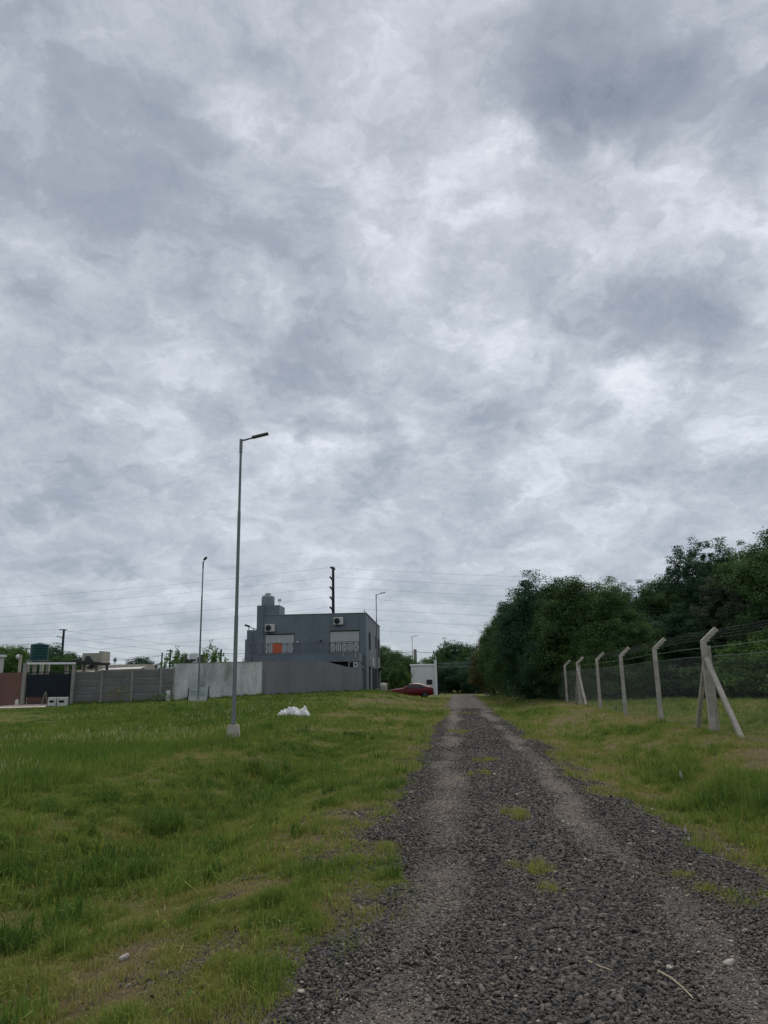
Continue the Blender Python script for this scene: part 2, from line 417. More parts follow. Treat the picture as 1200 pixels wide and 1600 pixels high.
def HR(X, Y):
    d = np.abs(xc(Y)-X)
    return H(X, Y)+0.022-0.13*sstep(1.28, 1.75, road_edge(X, Y)) - 0.018*wear(X, Y) - 0.10*sstep(94, 99, Y)
road = link_mesh('gravel_road', grid_mesh('gravel_road', None, None, HR, {'wear': wear}, pts=(RX, RY)), road_material())
tag(road, kind='structure')

# thin worn track that leaves the road to the left
def track():
    n = 60; m_ = 9; t = np.linspace(0, 1, n)
    a = ground_at(700, 1106); b = ground_at(600, 1111)
    px = a.x+(b.x-a.x)*t; py = a.y+(b.y-a.y)*t+0.5*np.sin(t*3)
    X = np.repeat(px[:, None], m_, 1); off = np.linspace(-0.9, 0.9, m_)[None, :]*np.ones((n, 1)); Y = py[:, None]+off
    def zf(X, Y): return H(X, Y)+0.02-0.09*sstep(0.25, 0.8, np.abs(off)+(fbm(X, Y, 0.7, 8, 3)-0.5)*1.1+0.55*t[:, None])
    return grid_mesh('dirt_track', None, None, zf, {'wear': lambda X, Y: np.full(X.shape, 0.9)}, pts=(X, Y))
tag(link_mesh('dirt_track', track(), bpy.data.materials['gravel_bed']), kind='structure')

# ------------------------------------------------------------------ loose stones
rng = np.random.default_rng(5)
def _ico():
    t = (1+5**0.5)/2; v = []
    for a_ in (-1, 1):
        for b_ in (-t, t): v += [(a_, b_, 0), (0, a_, b_), (b_, 0, a_)]
    v = np.array(v, float)/math.sqrt(1+t*t); bm = bmesh.new()
    for q in v: bm.verts.new(q)
    bmesh.ops.convex_hull(bm, input=bm.verts); bm.verts.ensure_lookup_table(); bm.verts.index_update()
    f = [[w.index for w in fc.verts] for fc in bm.faces]; v = np.array([tuple(w.co) for w in bm.verts]); bm.free(); return v, np.array(f)
ICO = _ico()
CUB = np.array([(x, y, z) for z in (-1, 1) for y in (-1, 1) for x in (-1, 1)], float)
CUBF = np.array([[0, 2, 3, 1], [4, 5, 7, 6], [0, 1, 5, 4], [1, 3, 7, 5], [3, 2, 6, 7], [2, 0, 4, 6]])
def stones_mesh(name, P, size, tint, flat=0.46, fine=False):
    """crushed stone: eight jittered corners, flat broken faces"""
    n = len(P)
    if fine: BF = ICO[1]; nv = 12; V = ICO[0][None]*rng.uniform(0.62, 1.25, (n, 12, 1))*1.15+rng.normal(0, 0.08, (n, 12, 3)); V = np.clip(V, -0.82, 0.82)
    else: BF = CUBF; nv = 8; V = CUB[None]*rng.uniform(0.45, 1.0, (n, 8, 3))+rng.normal(0, 0.08, (n, 8, 3))
    sc = np.stack([size*rng.uniform(0.8, 1.4, n), size*rng.uniform(0.6, 1.0, n), size*flat*rng.uniform(0.7, 1.3, n)], -1)
    V = V*sc[:, None, :]*0.62
    az = rng.uniform(0, 2*PI, n); tl = rng.normal(0, 0.45, n); ca, sa = np.cos(tl)[:, None], np.sin(tl)[:, None]
    x, y, z = V[..., 0], V[..., 1], V[..., 2]
    y, z = y*ca-z*sa, y*sa+z*ca
    t2 = rng.normal(0, 0.35, n); ca, sa = np.cos(t2)[:, None], np.sin(t2)[:, None]; x, z = x*ca-z*sa, x*sa+z*ca
    ca, sa = np.cos(az)[:, None], np.sin(az)[:, None]
    x, y = x*ca-y*sa, x*sa+y*ca
    V = np.stack([x, y, z], -1)+P[:, None, :]
    F = (BF[None]+np.arange(n)[:, None, None]*nv).reshape(-1)
    return np_mesh(name, V.reshape(-1, 3), F, np.full(n*len(BF), BF.shape[1]), {'tint': np.repeat(tint, nv)})
def scatter(y0, y1, dens, wmax):
    n = int((y1-y0)*2*wmax*dens); Y = rng.uniform(y0, y1, n); d = rng.uniform(-wmax, wmax, n); X = xc(Y)-d
    return X, Y, d
Ps, Ss, Ts = [], [], []
for (y0, y1, dens, sz) in ((2.9, 6.0, 4600, 0.0225), (2.9, 6.5, 6000, 0.010), (6.0, 10, 3300, 0.024), (10, 17, 1700, 0.027), (17, 30, 560, 0.032), (30, 44, 120, 0.038)):
    X, Y, d = scatter(y0, y1, dens, 2.6)
    re = road_edge(X, Y); w = wear(X, Y)
    patch = 0.55*sstep(0.56, 0.64, fbm(X, Y, 0.7, 29, 4))*(np.abs(d) < 2.6)*(d > 0)
    keep = rng.uniform(0, 1, len(X)) < np.clip(1.12-sstep(1.22, 1.95, re)*1.1, 0.012+patch, 1)*(1-0.72*np.clip((w+(fbm(X, Y, 0.45, 91, 4)-0.5)*1.9*(w > 0.10))*1.25, 0, 1)*(sz > 0.02))
    X, Y, d, w = X[keep], Y[keep], d[keep], w[keep]
    s_ = sz*np.minimum(rng.lognormal(-0.05, 0.32, len(X)), 1.75)*(1-0.38*w)*(0.90+0.22*np.exp(-(d/0.45)**2))
    Z = np.maximum(HR(X, Y), HG(X, Y))+s_*0.12+rng.uniform(0, 0.014, len(X))*(re[keep] < 1.4)*(w < 0.4)
    Ps.append(np.stack([X, Y, Z], -1)); Ss.append(s_)
    Ts.append(np.clip(rng.beta(1.3, 4.2, len(X))+0.45*(rng.uniform(0, 1, len(X)) < 0.008)+0.30*w+0.25*(s_ < 0.014), 0, 1))
gm = mat('basalt_stones', (0, 0, 0), rough=0.75, var=0.3, scale=8, attr='tint', spec=0.35,
         ramp=[(0, (0.027, 0.0245, 0.023)), (0.35, (0.072, 0.064, 0.059)), (0.6, (0.135, 0.112, 0.093)), (0.85, (0.24, 0.205, 0.17)), (1, (0.40, 0.36, 0.31))])
gs = link_mesh('gravel', stones_mesh('gravel', np.concatenate(Ps), np.concatenate(Ss), np.concatenate(Ts), fine=True), gm)
tag(gs, kind='stuff', label='dark crushed basalt gravel spread over the road', cat='gravel')

# ------------------------------------------------------------------ grass
def blades_mesh(name, P, h, w, tint, lean=0.45, seg=2):
    n = len(P); az = rng.uniform(0, 2*PI, n); ld = rng.uniform(0, 2*PI, n); ln = h*np.abs(rng.normal(0, lean, n))
    wx, wy = np.cos(az)*w/2, np.sin(az)*w/2; lx, ly = np.cos(ld)*ln, np.sin(ld)*ln
    V = np.zeros((n, 5, 3))
    V[:, 0] = P+np.stack([-wx, -wy, np.full(n, -0.01)], -1); V[:, 1] = P+np.stack([wx, wy, np.full(n, -0.01)], -1)
    mid = P+np.stack([lx*0.35, ly*0.35, h*0.6], -1)
    V[:, 2] = mid+np.stack([wx, wy, 0*h], -1)*0.8; V[:, 3] = mid-np.stack([wx, wy, 0*h], -1)*0.8
    hz = np.sqrt(np.maximum(h*h-ln*ln*0.6, (h*0.3)**2)); V[:, 4] = P+np.stack([lx, ly, hz], -1)
    b = (np.arange(n)*5)[:, None]
    F = np.concatenate([b+np.array([[0, 1, 2, 3]]), b+np.array([[3, 2, 4]])], 1).reshape(-1)
    nper = np.tile([4, 3], n)
    return np_mesh(name, V.reshape(-1, 3), F, nper, {'tint': np.repeat(tint, 5)})
GR = [(0.0, (0.40, 0.33, 0.18)), (0.18, (0.29, 0.265, 0.088)), (0.42, (0.240, 0.280, 0.052)), (0.7, (0.135, 0.218, 0.040)), (1.0, (0.056, 0.118, 0.024))]
grass_mat = mat('grass_blades', (0, 0, 0), rough=0.75, var=0.2, scale=1.0, attr='tint', spec=0.1, trans=0.28, ramp=GR)
def field(y0, y1, dens, hm, wm, tall=False):
    """random points over the visible ground between two distances"""
    out = []
    n = int((y1-y0)*(1.2*(y0+y1)/2+3)*dens)
    u = rng.uniform(0, 1, n); Y = np.sqrt(y0*y0+u*(y1*y1-y0*y0)); X = (rng.uniform(-0.60, 0.60, n))*Y+rng.uniform(-1, 1, n)
    d = xc(Y)-X; re = road_edge(X, Y); g = green_mask(X, Y)
    cl = fbm(X, Y, 0.35, 77, 3)
    if tall:
        k = sstep(6.6, 7.6, d+(fbm(X, Y, 1.5, 90, 3)-0.5)*1.6)*(1-sstep(36, 46, Y))*(1-(X/Y < -0.43)*sstep(27, 31, Y))
        keep = rng.uniform(0, 1, n) < k
    else:
        cov = sstep(1.10, 1.70, re)*(0.30+0.9*g+0.5*(cl-0.5))
        cov = np.where(re < 1.45, cov*sstep(0.45, 0.60, fbm(X, Y, 0.5, 12, 3)), cov)
        keep = rng.uniform(0, 1, n) < cov
        # keep the side track bare
    X, Y, d, g, cl = X[keep], Y[keep], d[keep], g[keep], cl[keep]; n = len(X)
    e = -d
    cl2 = fbm(X, Y, 0.22, 78, 3)
    hh = hm*(0.35+0.9*g+1.2*(cl-0.35))*rng.uniform(0.5, 1.5, n)*(0.55+1.5*sstep(0.42, 0.72, cl2))*(1-0.45*sstep(40, 46, Y))*(1-0.65*(X/Y < -0.42)*sstep(26, 32, Y))
    if not tall:
        hh = hh*(1+1.3*np.exp(-((e-2.8)/0.7)**2)*(Y < 15)+1.2*np.exp(-((d-4.2)/1.2)**2)*sstep(0.5, 0.62, fbm(X, Y, 1.1, 33, 3))*(Y < 18))
        tint = np.clip(g*0.72+rng.normal(0.02, 0.15, n)+(cl-0.5)*0.7+(cl2-0.5)*0.8-0.45*(rng.uniform(0, 1, n) < 0.09), 0, 1)
    else:
        hh = hm*rng.uniform(0.5, 1.15, n)*(0.65+0.7*fbm(X, Y, 2.5, 14, 3)); tint = np.clip(rng.normal(0.68, 0.14, n)+(fbm(X, Y, 2.0, 15, 3)-0.5)*0.5, 0, 1)
    Z = H(X, Y)
    return np.stack([X, Y, Z], -1), np.maximum(hh, 0.012), wm*rng.uniform(0.6, 1.3, n), tint
parts = [field(2.9, 6.5, 9000, 0.040, 0.0042), field(6.5, 12, 3800, 0.045, 0.006), field(12, 22, 1300, 0.055, 0.010),
         field(22, 42, 330, 0.075, 0.020), field(42, 75, 90, 0.10, 0.035)]
cat_ = lambda ps: [np.concatenate([p[i] for p in ps]) for i in range(4)]
A = cat_(parts)
tag(link_mesh('grass', blades_mesh('grass', *A, lean=0.75), grass_mat), kind='stuff', label='short mown grass with dry straw patches beside the gravel road', cat='grass')
parts = [field(8, 14, 900, 0.24, 0.008, True), field(14, 24, 520, 0.28, 0.011, True), field(24, 46, 170, 0.15, 0.022, True)]
A = cat_(parts)
tag(link_mesh('tall_grass', blades_mesh('tall_grass', *A, lean=0.40), grass_mat), kind='stuff', label='tall unmown meadow grass on the left in front of the walls', cat='grass')
# pale seed heads standing over the tall grass
k = rng.choice(len(A[0]), 1900, replace=False); P = A[0][k].copy(); kk = P[:, 0] < xc(P[:, 1])-7.6; P = P[kk]
kk = fbm(P[:, 0], P[:, 1], 3.5, 71, 2) > 0.50; P = P[kk]; hh = rng.uniform(0.20, 0.38, len(P))*np.where(P[:, 1] > 26, 0.75, 1)
seed_mat = mat('seed_heads', (0.42, 0.42, 0.22), var=0.3, trans=0.2, spec=0.1)
me = blades_mesh('seed', P, hh, np.full(len(P), 0.005)*P[:, 1]/14, np.full(len(P), 0.4), lean=0.2)
hd = blades_mesh('seed2', P+np.stack([rng.normal(0, .02, len(P)), rng.normal(0, .02, len(P)), hh*0.75], -1), hh*0.32, np.full(len(P), 0.012)*P[:, 1]/14, np.zeros(len(P)), lean=0.5)
bm = bmesh.new(); bm.from_mesh(me); bm.from_mesh(hd); sm_ = bpy.data.meshes.new('seed_heads'); bm.to_mesh(sm_); bm.free()
tag(link_mesh('seed_heads', sm_, seed_mat), kind='stuff', label='pale grass seed heads standing over the tall grass', cat='grass')

# cut straw lying in the turf
n = 9500; Y = rng.uniform(3.2, 20, n); X = xc(Y)-rng.uniform(-5.5, 7, n); kk = (road_edge(X, Y) > 1.25)*(fbm(X, Y, 0.9, 66, 4) > 0.50); X, Y = X[kk], Y[kk]; n = len(X)
az = rng.uniform(0, 2*PI, n); ll = rng.uniform(0.03, 0.11, n); w_ = 0.0014+0.00015*Y; hz_ = rng.uniform(0.015, 0.04, n)
dx, dy = np.cos(az)*ll, np.sin(az)*ll; nx_, ny_ = -np.sin(az)*w_, np.cos(az)*w_; Z = H(X, Y)+hz_; dz = rng.normal(0, .012, n)
V = np.stack([np.stack([X-nx_, Y-ny_, Z], -1), np.stack([X+nx_, Y+ny_, Z], -1), np.stack([X+dx+nx_, Y+dy+ny_, Z+dz], -1), np.stack([X+dx-nx_, Y+dy-ny_, Z+dz], -1)], 1)
tag(link_mesh('straw', np_mesh('straw', V.reshape(-1, 3), np.arange(n*4), np.full(n, 4), {'tint': np.repeat(rng.uniform(0, .3, n), 4)}), grass_mat), kind='stuff', label='dry cut straw lying in the mown turf', cat='straw')
# low clover and dandelion leaves
n = 9000; Y = rng.uniform(3.2, 16, n); X = xc(Y)-rng.uniform(-5.5, 7, n); kk = (road_edge(X, Y) > 1.55)*(fbm(X, Y, 0.8, 68, 4) > 0.53); X, Y = X[kk], Y[kk]; n = len(X)
az = rng.uniform(0, 2*PI, n); ll = rng.uniform(0.02, 0.055, n); w_ = ll*rng.uniform(.18, .35, n); Z = H(X, Y)+rng.uniform(.01, .035, n)
c_, s_ = np.cos(az), np.sin(az); up = ll*rng.uniform(0.1, 0.8, n)
V = np.stack([np.stack([X, Y, Z], -1), np.stack([X+c_*ll*.5-s_*w_, Y+s_*ll*.5+c_*w_, Z+up*.6], -1), np.stack([X+c_*ll, Y+s_*ll, Z+up], -1), np.stack([X+c_*ll*.5+s_*w_, Y+s_*ll*.5-c_*w_, Z+up*.6], -1)], 1)
tag(link_mesh('clover', np_mesh('clover', V.reshape(-1, 3), np.arange(n*4), np.full(n, 4), {'tint': np.repeat(rng.uniform(.45, 1, n), 4)}), grass_mat), kind='stuff', label='low broad leaved weeds mixed into the turf', cat='weeds')

# loose rank tufts in the ditch, too many to count
def tufts(n, y0, y1, dlo, dhi, hm, wm, nb, tb=0.75, spread=0.10):
    Y = rng.uniform(y0, y1, n*3); d = rng.uniform(dlo, dhi, n*3); X = xc(Y)-d; k = fbm(X, Y, 1.4, 55, 3) > 0.5
    X, Y = X[k][:n], Y[k][:n]; n = len(X)
    X = np.repeat(X, nb)+rng.normal(0, spread, n*nb); Y = np.repeat(Y, nb)+rng.normal(0, spread, n*nb)
    hh = np.repeat(hm*rng.uniform(0.5, 1.3, n), nb)*rng.uniform(0.5, 1.2, n*nb)
    return np.stack([X, Y, H(X, Y)], -1), hh, wm*rng.uniform(0.6, 1.4, n*nb), np.clip(np.repeat(rng.normal(tb, 0.13, n), nb)+rng.normal(0, 0.1, n*nb), 0, 1)
A = cat_([tufts(110, 3.6, 9, 2.9, 5.8, 0.19, 0.013, 40, 0.7, 0.09), tufts(90, 3.4, 12, 2.2, 5.8, 0.17, 0.018, 14, 0.50, 0.05), tufts(40, 3.6, 8, 3.2, 5.6, 0.26, 0.012, 40, 0.85, 0.08), tufts(120, 7, 20, 2.8, 6.4, 0.16, 0.013, 40), tufts(90, 18, 40, 1.9, 7.5, 0.18, 0.02, 30),
          tufts(60, 4.5, 12, -3.4, -2.1, 0.17, 0.009, 50, 0.62, 0.14), tufts(90, 4, 20, 1.7, 3.0, 0.08, 0.006, 40, 0.40), tufts(100, 5, 24, -5.2, -3.4, 0.06, 0.008, 36, 0.25),
          tufts(26, 8, 16, 6.9, 9, 0.3, 0.014, 60, 0.85, 0.16), tufts(90, 40, 60, 5, 16, 0.10, 0.04, 16, 0.8, 0.25), tufts(240, 3.4, 12, 1.6, 6.5, 0.085, 0.007, 34, 0.52, 0.07), tufts(200, 3.4, 14, -5.5, -1.9, 0.09, 0.007, 34, 0.55, 0.07), tufts(200, 10, 26, 1.8, 7, 0.11, 0.010, 30, 0.62, 0.11)])
tag(link_mesh('rank_grass', blades_mesh('rank_grass', *A, lean=0.7), grass_mat), kind='stuff', label='coarse green tufts growing along the ditch and verges', cat='grass')
# ------------------------------------------------------------------ materials for built things
M_conc = mat('weathered_concrete', (0.29, 0.28, 0.26), var=0.35, scale=5, bump=0.25, bscale=60, col2=(0.20, 0.19, 0.175))
M_post = mat('post_concrete', (0.46, 0.42, 0.365), var=0.45, scale=5, bump=0.5, bscale=45, col2=(0.27, 0.24, 0.205))
M_galv = mat('galvanised_steel', (0.185, 0.205, 0.21), rough=0.55, var=0.12, scale=3, metal=0.25, streak=0.2)
M_lamph = mat('lamp_housing', (0.10, 0.115, 0.125), rough=0.5, var=0.1)
M_wire = mat('dark_wire', (0.07, 0.075, 0.08), rough=0.6, var=0.1)
M_mesh = mat('chain_link_wire', (0.20, 0.21, 0.21), rough=0.5, metal=0.4, var=0.2)
M_hgrey = mat('slate_blue_render', (0.165, 0.195, 0.222), var=0.2, scale=0.6, bump=0.15, bscale=50, streak=0.30, col2=(0.130, 0.154, 0.18))
M_hgrey2 = mat('grey_render', (0.235, 0.238, 0.25), var=0.2, scale=0.8, bump=0.15, bscale=50, streak=0.2, col2=(0.18, 0.182, 0.194))
M_plaster = mat('stained_plaster', (0.72, 0.73, 0.70), var=0.4, scale=0.75, bump=0.15, streak=0.40, col2=(0.27, 0.275, 0.265), detail=12)
M_patch = mat('dark_plaster', (0.20, 0.205, 0.20), var=0.4, scale=2, streak=0.5)
M_panel = mat('panel_concrete', (0.20, 0.205, 0.195), var=0.35, scale=1.1, bump=0.4, bscale=25, col2=(0.15, 0.147, 0.14))
M_white = mat('white_paint', (0.68, 0.69, 0.69), rough=0.6, var=0.08, scale=1.2, streak=0.3)
M_offwhite = mat('off_white_paint', (0.50, 0.50, 0.47), rough=0.7, var=0.12, scale=1.5)
M_blind = mat('roller_blind', (0.40, 0.43, 0.43), rough=0.6, var=0.06, scale=2)
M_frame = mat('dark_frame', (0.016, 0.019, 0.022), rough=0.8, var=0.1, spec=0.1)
M_glass = mat('dark_glass', (0.012, 0.016, 0.02), rough=0.12, var=0.05, spec=0.6)
M_rail = mat('railing_paint', (0.11, 0.115, 0.13), rough=0.5, var=0.1)
M_railw = mat('pale_railing_paint', (0.07, 0.075, 0.08), rough=0.5, var=0.1)
M_orange = mat('orange_cloth', (0.46, 0.12, 0.06), rough=0.9, var=0.15, scale=6, bump=0.3)
M_tankg = mat('grey_tank', (0.17, 0.21, 0.225), rough=0.5, var=0.08)
M_tankgr = mat('green_tank', (0.004, 0.050, 0.052), rough=0.45, var=0.15)
M_gate = mat('navy_shade_cloth', (0.008, 0.014, 0.022), rough=0.8, var=0.3, scale=3)
M_dark = mat('dark_steel', (0.022, 0.026, 0.03), rough=0.6, var=0.2)
M_brick = mat('red_brick_wall', (0.185, 0.090, 0.075), var=0.35, scale=1.6, bump=0.3, bscale=30, col2=(0.13, 0.085, 0.07))
M_slab = mat('pale_driveway', (0.55, 0.46, 0.40), var=0.2, scale=3, bump=0.2)
M_beige = mat('beige_render', (0.36, 0.335, 0.29), var=0.15, scale=1.2)
M_roofw = mat('white_sheet_roof', (0.62, 0.60, 0.57), rough=0.6, var=0.12, scale=1.0)
M_red = mat('dark_red_car_paint', (0.13, 0.004, 0.009), rough=0.38, var=0.03, spec=0.35)
M_tyre = mat('tyre_rubber', (0.015, 0.015, 0.016), rough=0.85, var=0.1)
M_rim = mat('alloy_rim', (0.25, 0.26, 0.27), rough=0.35, metal=0.7, var=0.05)
M_lampred = mat('tail_lens', (0.10, 0.004, 0.004), rough=0.2, var=0.02)
M_lampw = mat('head_lens', (0.45, 0.46, 0.47), rough=0.2, var=0.02)
M_bag = mat('white_plastic_sheet', (0.56, 0.565, 0.56), rough=0.45, var=0.1, scale=6, bump=0.4, bscale=14)
M_sign = mat('sign_board', (0.40, 0.44, 0.44), rough=0.6, var=0.15, scale=2)
M_signw = mat('sign_white', (0.46, 0.475, 0.47), rough=0.6, var=0.1)
M_signg = mat('sign_lettering', (0.19, 0.225, 0.225), rough=0.6, var=0.1)
M_rust = mat('faded_brown_wood', (0.15, 0.125, 0.10), var=0.3, scale=4)
M_stonep = mat('pale_pebble', (0.38, 0.345, 0.30), var=0.25, scale=30, bump=0.3)
M_bark = mat('bark', (0.16, 0.145, 0.125), var=0.35, scale=6, bump=0.5, streak=0.3)

# ------------------------------------------------------------------ street lamps
def lamp_post(px, pybase, pytop, Y, label, arm=0.85, az=0.0, z0=None, group='tall galvanised street lamps', base=True):
    top = at(px[1], pytop, Y); X = at(px[0], pybase, Y).x
    z0 = h1(X, Y) if z0 is None else z0
    t = thing('street_lamp', label, 'street lamp', (X, Y, z0), az, group)
    h = top.z-z0
    if base:
        b = MB(); q_ = 1.0 if Y < 30 else 0.62; b.box((0, 0, 0.17*q_), (0.40*q_, 0.40*q_, 0.44*q_), taper=0.76, rz=0.1)
        b.build('concrete_base', M_post, t)
    p = MB(); z1, z2 = 0.39*h, 0.745*h
    p.tube([(0, 0, 0.2), (0, 0, z1)], [0.064, 0.060], 14); p.tube([(0, 0, z1-0.05), (0, 0, z2)], [0.052, 0.049], 14); p.tube([(0, 0, z2-0.05), (0, 0, h-0.28)], [0.040, 0.037], 14)
    p.tube([(0, 0, z1-0.02), (0, 0, z1+0.03)], [0.062, 0.053], 14); p.tube([(0, 0, z2-0.02), (0, 0, z2+0.03)], [0.051, 0.041], 14)
    p.build('pole', M_galv, t)
    a = MB(); a.tube([(0, 0, h-0.42), (0, 0, h+0.03)], 0.050, 12); a.tube([(0, 0, h-0.02), (arm*0.42, 0, h+0.07)], 0.028, 10)
    a.build('bracket_arm', M_galv, t)
    hd = MB(); Mx = Matrix.Rotation(-0.235, 3, 'Y')
    hd.box((arm*0.70, 0, h+0.145), (arm*0.62, 0.17, 0.065), M=Mx, bev=0.02)
    hd.build('lamp_head', M_lamph, t)
    return t
lamp_post((364.5, 373), 1143, 688, 22.3, 'nearest and tallest looking street lamp, grey pole on a chunky concrete foot in the grass', 0.86, 0.0)
lamp_post((309.5, 317.5), 1094, 878, 47.0, 'slim street lamp standing in front of the small white notice board', 0.72, R(-62), base=True)
lamp_post((590, 588.5), 1080, 929, 68.0, 'street lamp beside the side wall of the slate grey house', 0.86, R(5))
lamp_post((646, 642.5), 1081, 995, 112.0, 'far street lamp rising behind the white gatehouse', 0.86, R(5))

# ------------------------------------------------------------------ wire fence on the right
FA = Vector((7.35, 17.42)); FD = Vector((0.1044, 1.0)).normalized()
def fp(s): q = FA+FD*s; return q.x, q.y
fence = thing('wire_fence', 'chain link fence on concrete posts with bent tops along the right verge', 'fence', (FA.x, FA.y, h1(FA.x, FA.y)), -math.atan2(FD.x, FD.y))
FZ = h1(FA.x, FA.y)
def floc(s, off=0.0, z=0.0):            # fence-local: y along, x across (outwards from the road is +x)
    x, y = fp(s); nx, ny = FD.y, -FD.x
    return Vector((off, s, h1(x+nx*off, y+ny*off)-FZ+z))
SP = 4.55
def post(s, big=1.0):
    b = MB(); p = floc(s); w = 0.105*big; hb = 2.03; lean = 0.0
    # chamfered square post, slightly tapering, then the arm bent outwards
    for (a, c, w0, w1) in (((0, 0, -0.1), (0, 0, hb), w*1.12, w), ):
        b.box(p+Vector((0, 0, (hb-0.1)/2)), (w0, w0*0.92, hb+0.1), taper=0.9, bev=0)
    b.beam(p+Vector((-0.012, 0, hb-0.03)), p+Vector((0.32, 0, hb+0.27)), w*0.92, w*0.82, up=(0, 1, 0))
    for k in range(3):
        q = p+Vector((0.08+0.11*k, 0, hb+0.02+0.115*k)); b.box(q+Vector((0.035, 0, -0.02)), (0.05, w*0.5, 0.04))
    return b.build('post', M_post, fence)
ss = [-4.8, 0.0, 4.6, 9.5, 14.5, 20.2, 25.0] + [30.0+5.0*i for i in range(7)]
for s in ss: post(s, 1.1 if s == 0.0 else 1.0)
def brace(s, dr, run=1.25, zt=1.62, off=0.0):
    b = MB(); a = floc(s+dr*0.07, off, zt); c = floc(s+dr*run, off, -0.05); b.beam(a, c, 0.095, 0.09); b.build('brace', M_post, fence)
def twin(s):
    b = MB(); p = floc(s, 0.10)+Vector((0.015, 0.06, 0.94)); b.box(p, (0.075, 0.10, 1.96)); b.build('twin_post', M_post, fence)
brace(0, -1, 1.8, 1.62); brace(0, 1, 1.2, 1.5); twin(0)
s2 = 20.2
brace(s2, -1, 2.0, 1.7); brace(s2, 1, 1.3); twin(s2)
brace(45.0, -1, 2.0); brace(45.0, 1)
# chain link: zigzag wires
def chain(s0, s1):
    b = []; F = []; pitch = 0.065; hh = 1.62; r = 0.00058
    n = int((s1-s0)/pitch)
    vs = []
    def seg(a, c, out):
        vs.extend([(a[0]+out, a[1]-r, a[2]), (a[0]+out, a[1]+r, a[2]), (c[0]+out, c[1]+r, c[2]), (c[0]+out, c[1]-r, c[2]),
                   (a[0]+out+2*r, a[1], a[2]), (c[0]+out+2*r, c[1], c[2])])
        k = len(vs)-6; F.append((k, k+1, k+2, k+3)); F.append((k+1, k+4, k+5, k+2)); F.append((k+4, k, k+3, k+5))
    zz = {}
    def gz(s): return floc(min(max(s, s0), s1)).z
    for i in range(-int(hh/pitch)-1, n+1):
        for sg in (1, -1):
            a_s = s0+i*pitch if sg == 1 else s0+(i*pitch)+hh
            b_s = a_s+sg*hh
            # clip in s
            lo, hi = a_s, b_s
            t0 = 0.0; t1 = 1.0
            if hi == lo: continue
            ts = sorted([(s0-lo)/(hi-lo), (s1-lo)/(hi-lo)]); t0 = max(0, ts[0]); t1 = min(1, ts[1])
            if t1 <= t0: continue
            A_ = lo+(hi-lo)*t0; B_ = lo+(hi-lo)*t1
            seg((-0.06, A_, gz(A_)+0.03+hh*t0), (-0.06, B_, gz(B_)+0.03+hh*t1), 0.003 if sg == 1 else 0)
    me = bpy.data.meshes.new('chain_link'); me.from_pydata(vs, [], F); me.update()
    link_mesh('chain_link', me, M_mesh, fence)
for i in range(len(ss)-1):
    if ss[i] < 46: chain(ss[i], ss[i+1])
for (off, z) in ((-0.06, 1.66), (-0.06, 1.86), (-0.06, 0.06)):
    b = MB(); b.tube([floc(s, off, z) for s in np.arange(ss[0], ss[-1], 1.1)], 0.0035, 4); b.build('line_wire', M_mesh, fence)
for (off, z) in ((0.05, 2.07), (0.13, 2.15), (0.21, 2.22), (0.29, 2.29)):
    b = MB(); pts = []
    for i in range(len(ss)-1):
        for q in range(4): s = ss[i]+(ss[i+1]-ss[i])*q/4; pts.append(floc(s, off, z-0.02*math.sin(PI*q/4)))
    pts.append(floc(ss[-1], off, z)); b.tube(pts, 0.0018, 4)
    for s in np.arange(ss[0], 16, 0.14):
        p = floc(s, off, z-0.012); b.beam(p+Vector((-.02, 0, -.02)), p+Vector((.02, 0.01, .02)), 0.0018); b.beam(p+Vector((.02, 0, -.02)), p+Vector((-.02, -0.01, .02)), 0.0018)
    b.build('barbed_wire', M_wire, fence)

# ------------------------------------------------------------------ slate grey house
HA = at(573, 1067, 64.0); HZ = 0.72
house = thing('house', 'two storey slate grey house with flat roof, balcony and water tank', 'house', (HA.x, HA.y, HZ), R(-3.6))
# local: x right along the facade (house spans -10.9..0), y back, z up
def hz(z): return z-HZ
b = MB(); zt = hz(7.44)
b.bb(-9.4, 0, 0, 16.4, -0.6, zt); b.build('main_block', M_hgrey, house)
b = MB(); b.bb(-9.45, 0.05, -0.05, 0.20, zt, zt+0.05); b.bb(-0.15, 0.05, 0.2, 16.45, zt, zt+0.05); b.build('parapet_cap', M_hgrey2, house)
b = MB(); b.bb(-9.46, -7.55, 0.04, 2.4, zt-0.3, hz(8.32)); b.bb(-9.50, -8.9, -0.06, 0.06, -0.5, hz(8.30)); b.build('tank_tower', M_hgrey, house)
b = MB(); b.bb(-10.38, -9.46, 0.10, 5.0, -0.5, hz(6.22)); b.bb(-10.60, -10.38, 0.4, 4.6, -0.5, hz(5.45)); b.bb(-10.1, -9.9, -0.02, 0.10, 2.8, hz(6.0)); b.build('side_block', M_hgrey, house)
b = MB(); b.lathe((-8.76, 0.95, hz(8.32)), [(0.56, 0), (0.575, 0.08), (0.575, 0.78), (0.50, 0.92), (0.30, 0.99), (0.22, 1.0), (0.22, 1.06)], 28); tank = b.build('water_tank', M_tankg, house)
b = MB(); b.lathe((-8.76, 0.95, hz(8.32)+1.06), [(0.25, 0), (0.26, 0.08), (0.2, 0.12)], 20); b.build('lid', M_offwhite, tank)
b = MB(); b.tube([(-7.66, 0.5, hz(8.3)), (-7.66, 0.5, hz(8.6))], 0.02, 6); b.box((-7.62, 0.45, hz(8.78)), (0.30, 0.12, 0.22), bev=0.02); b.build('floodlight', M_offwhite, house)
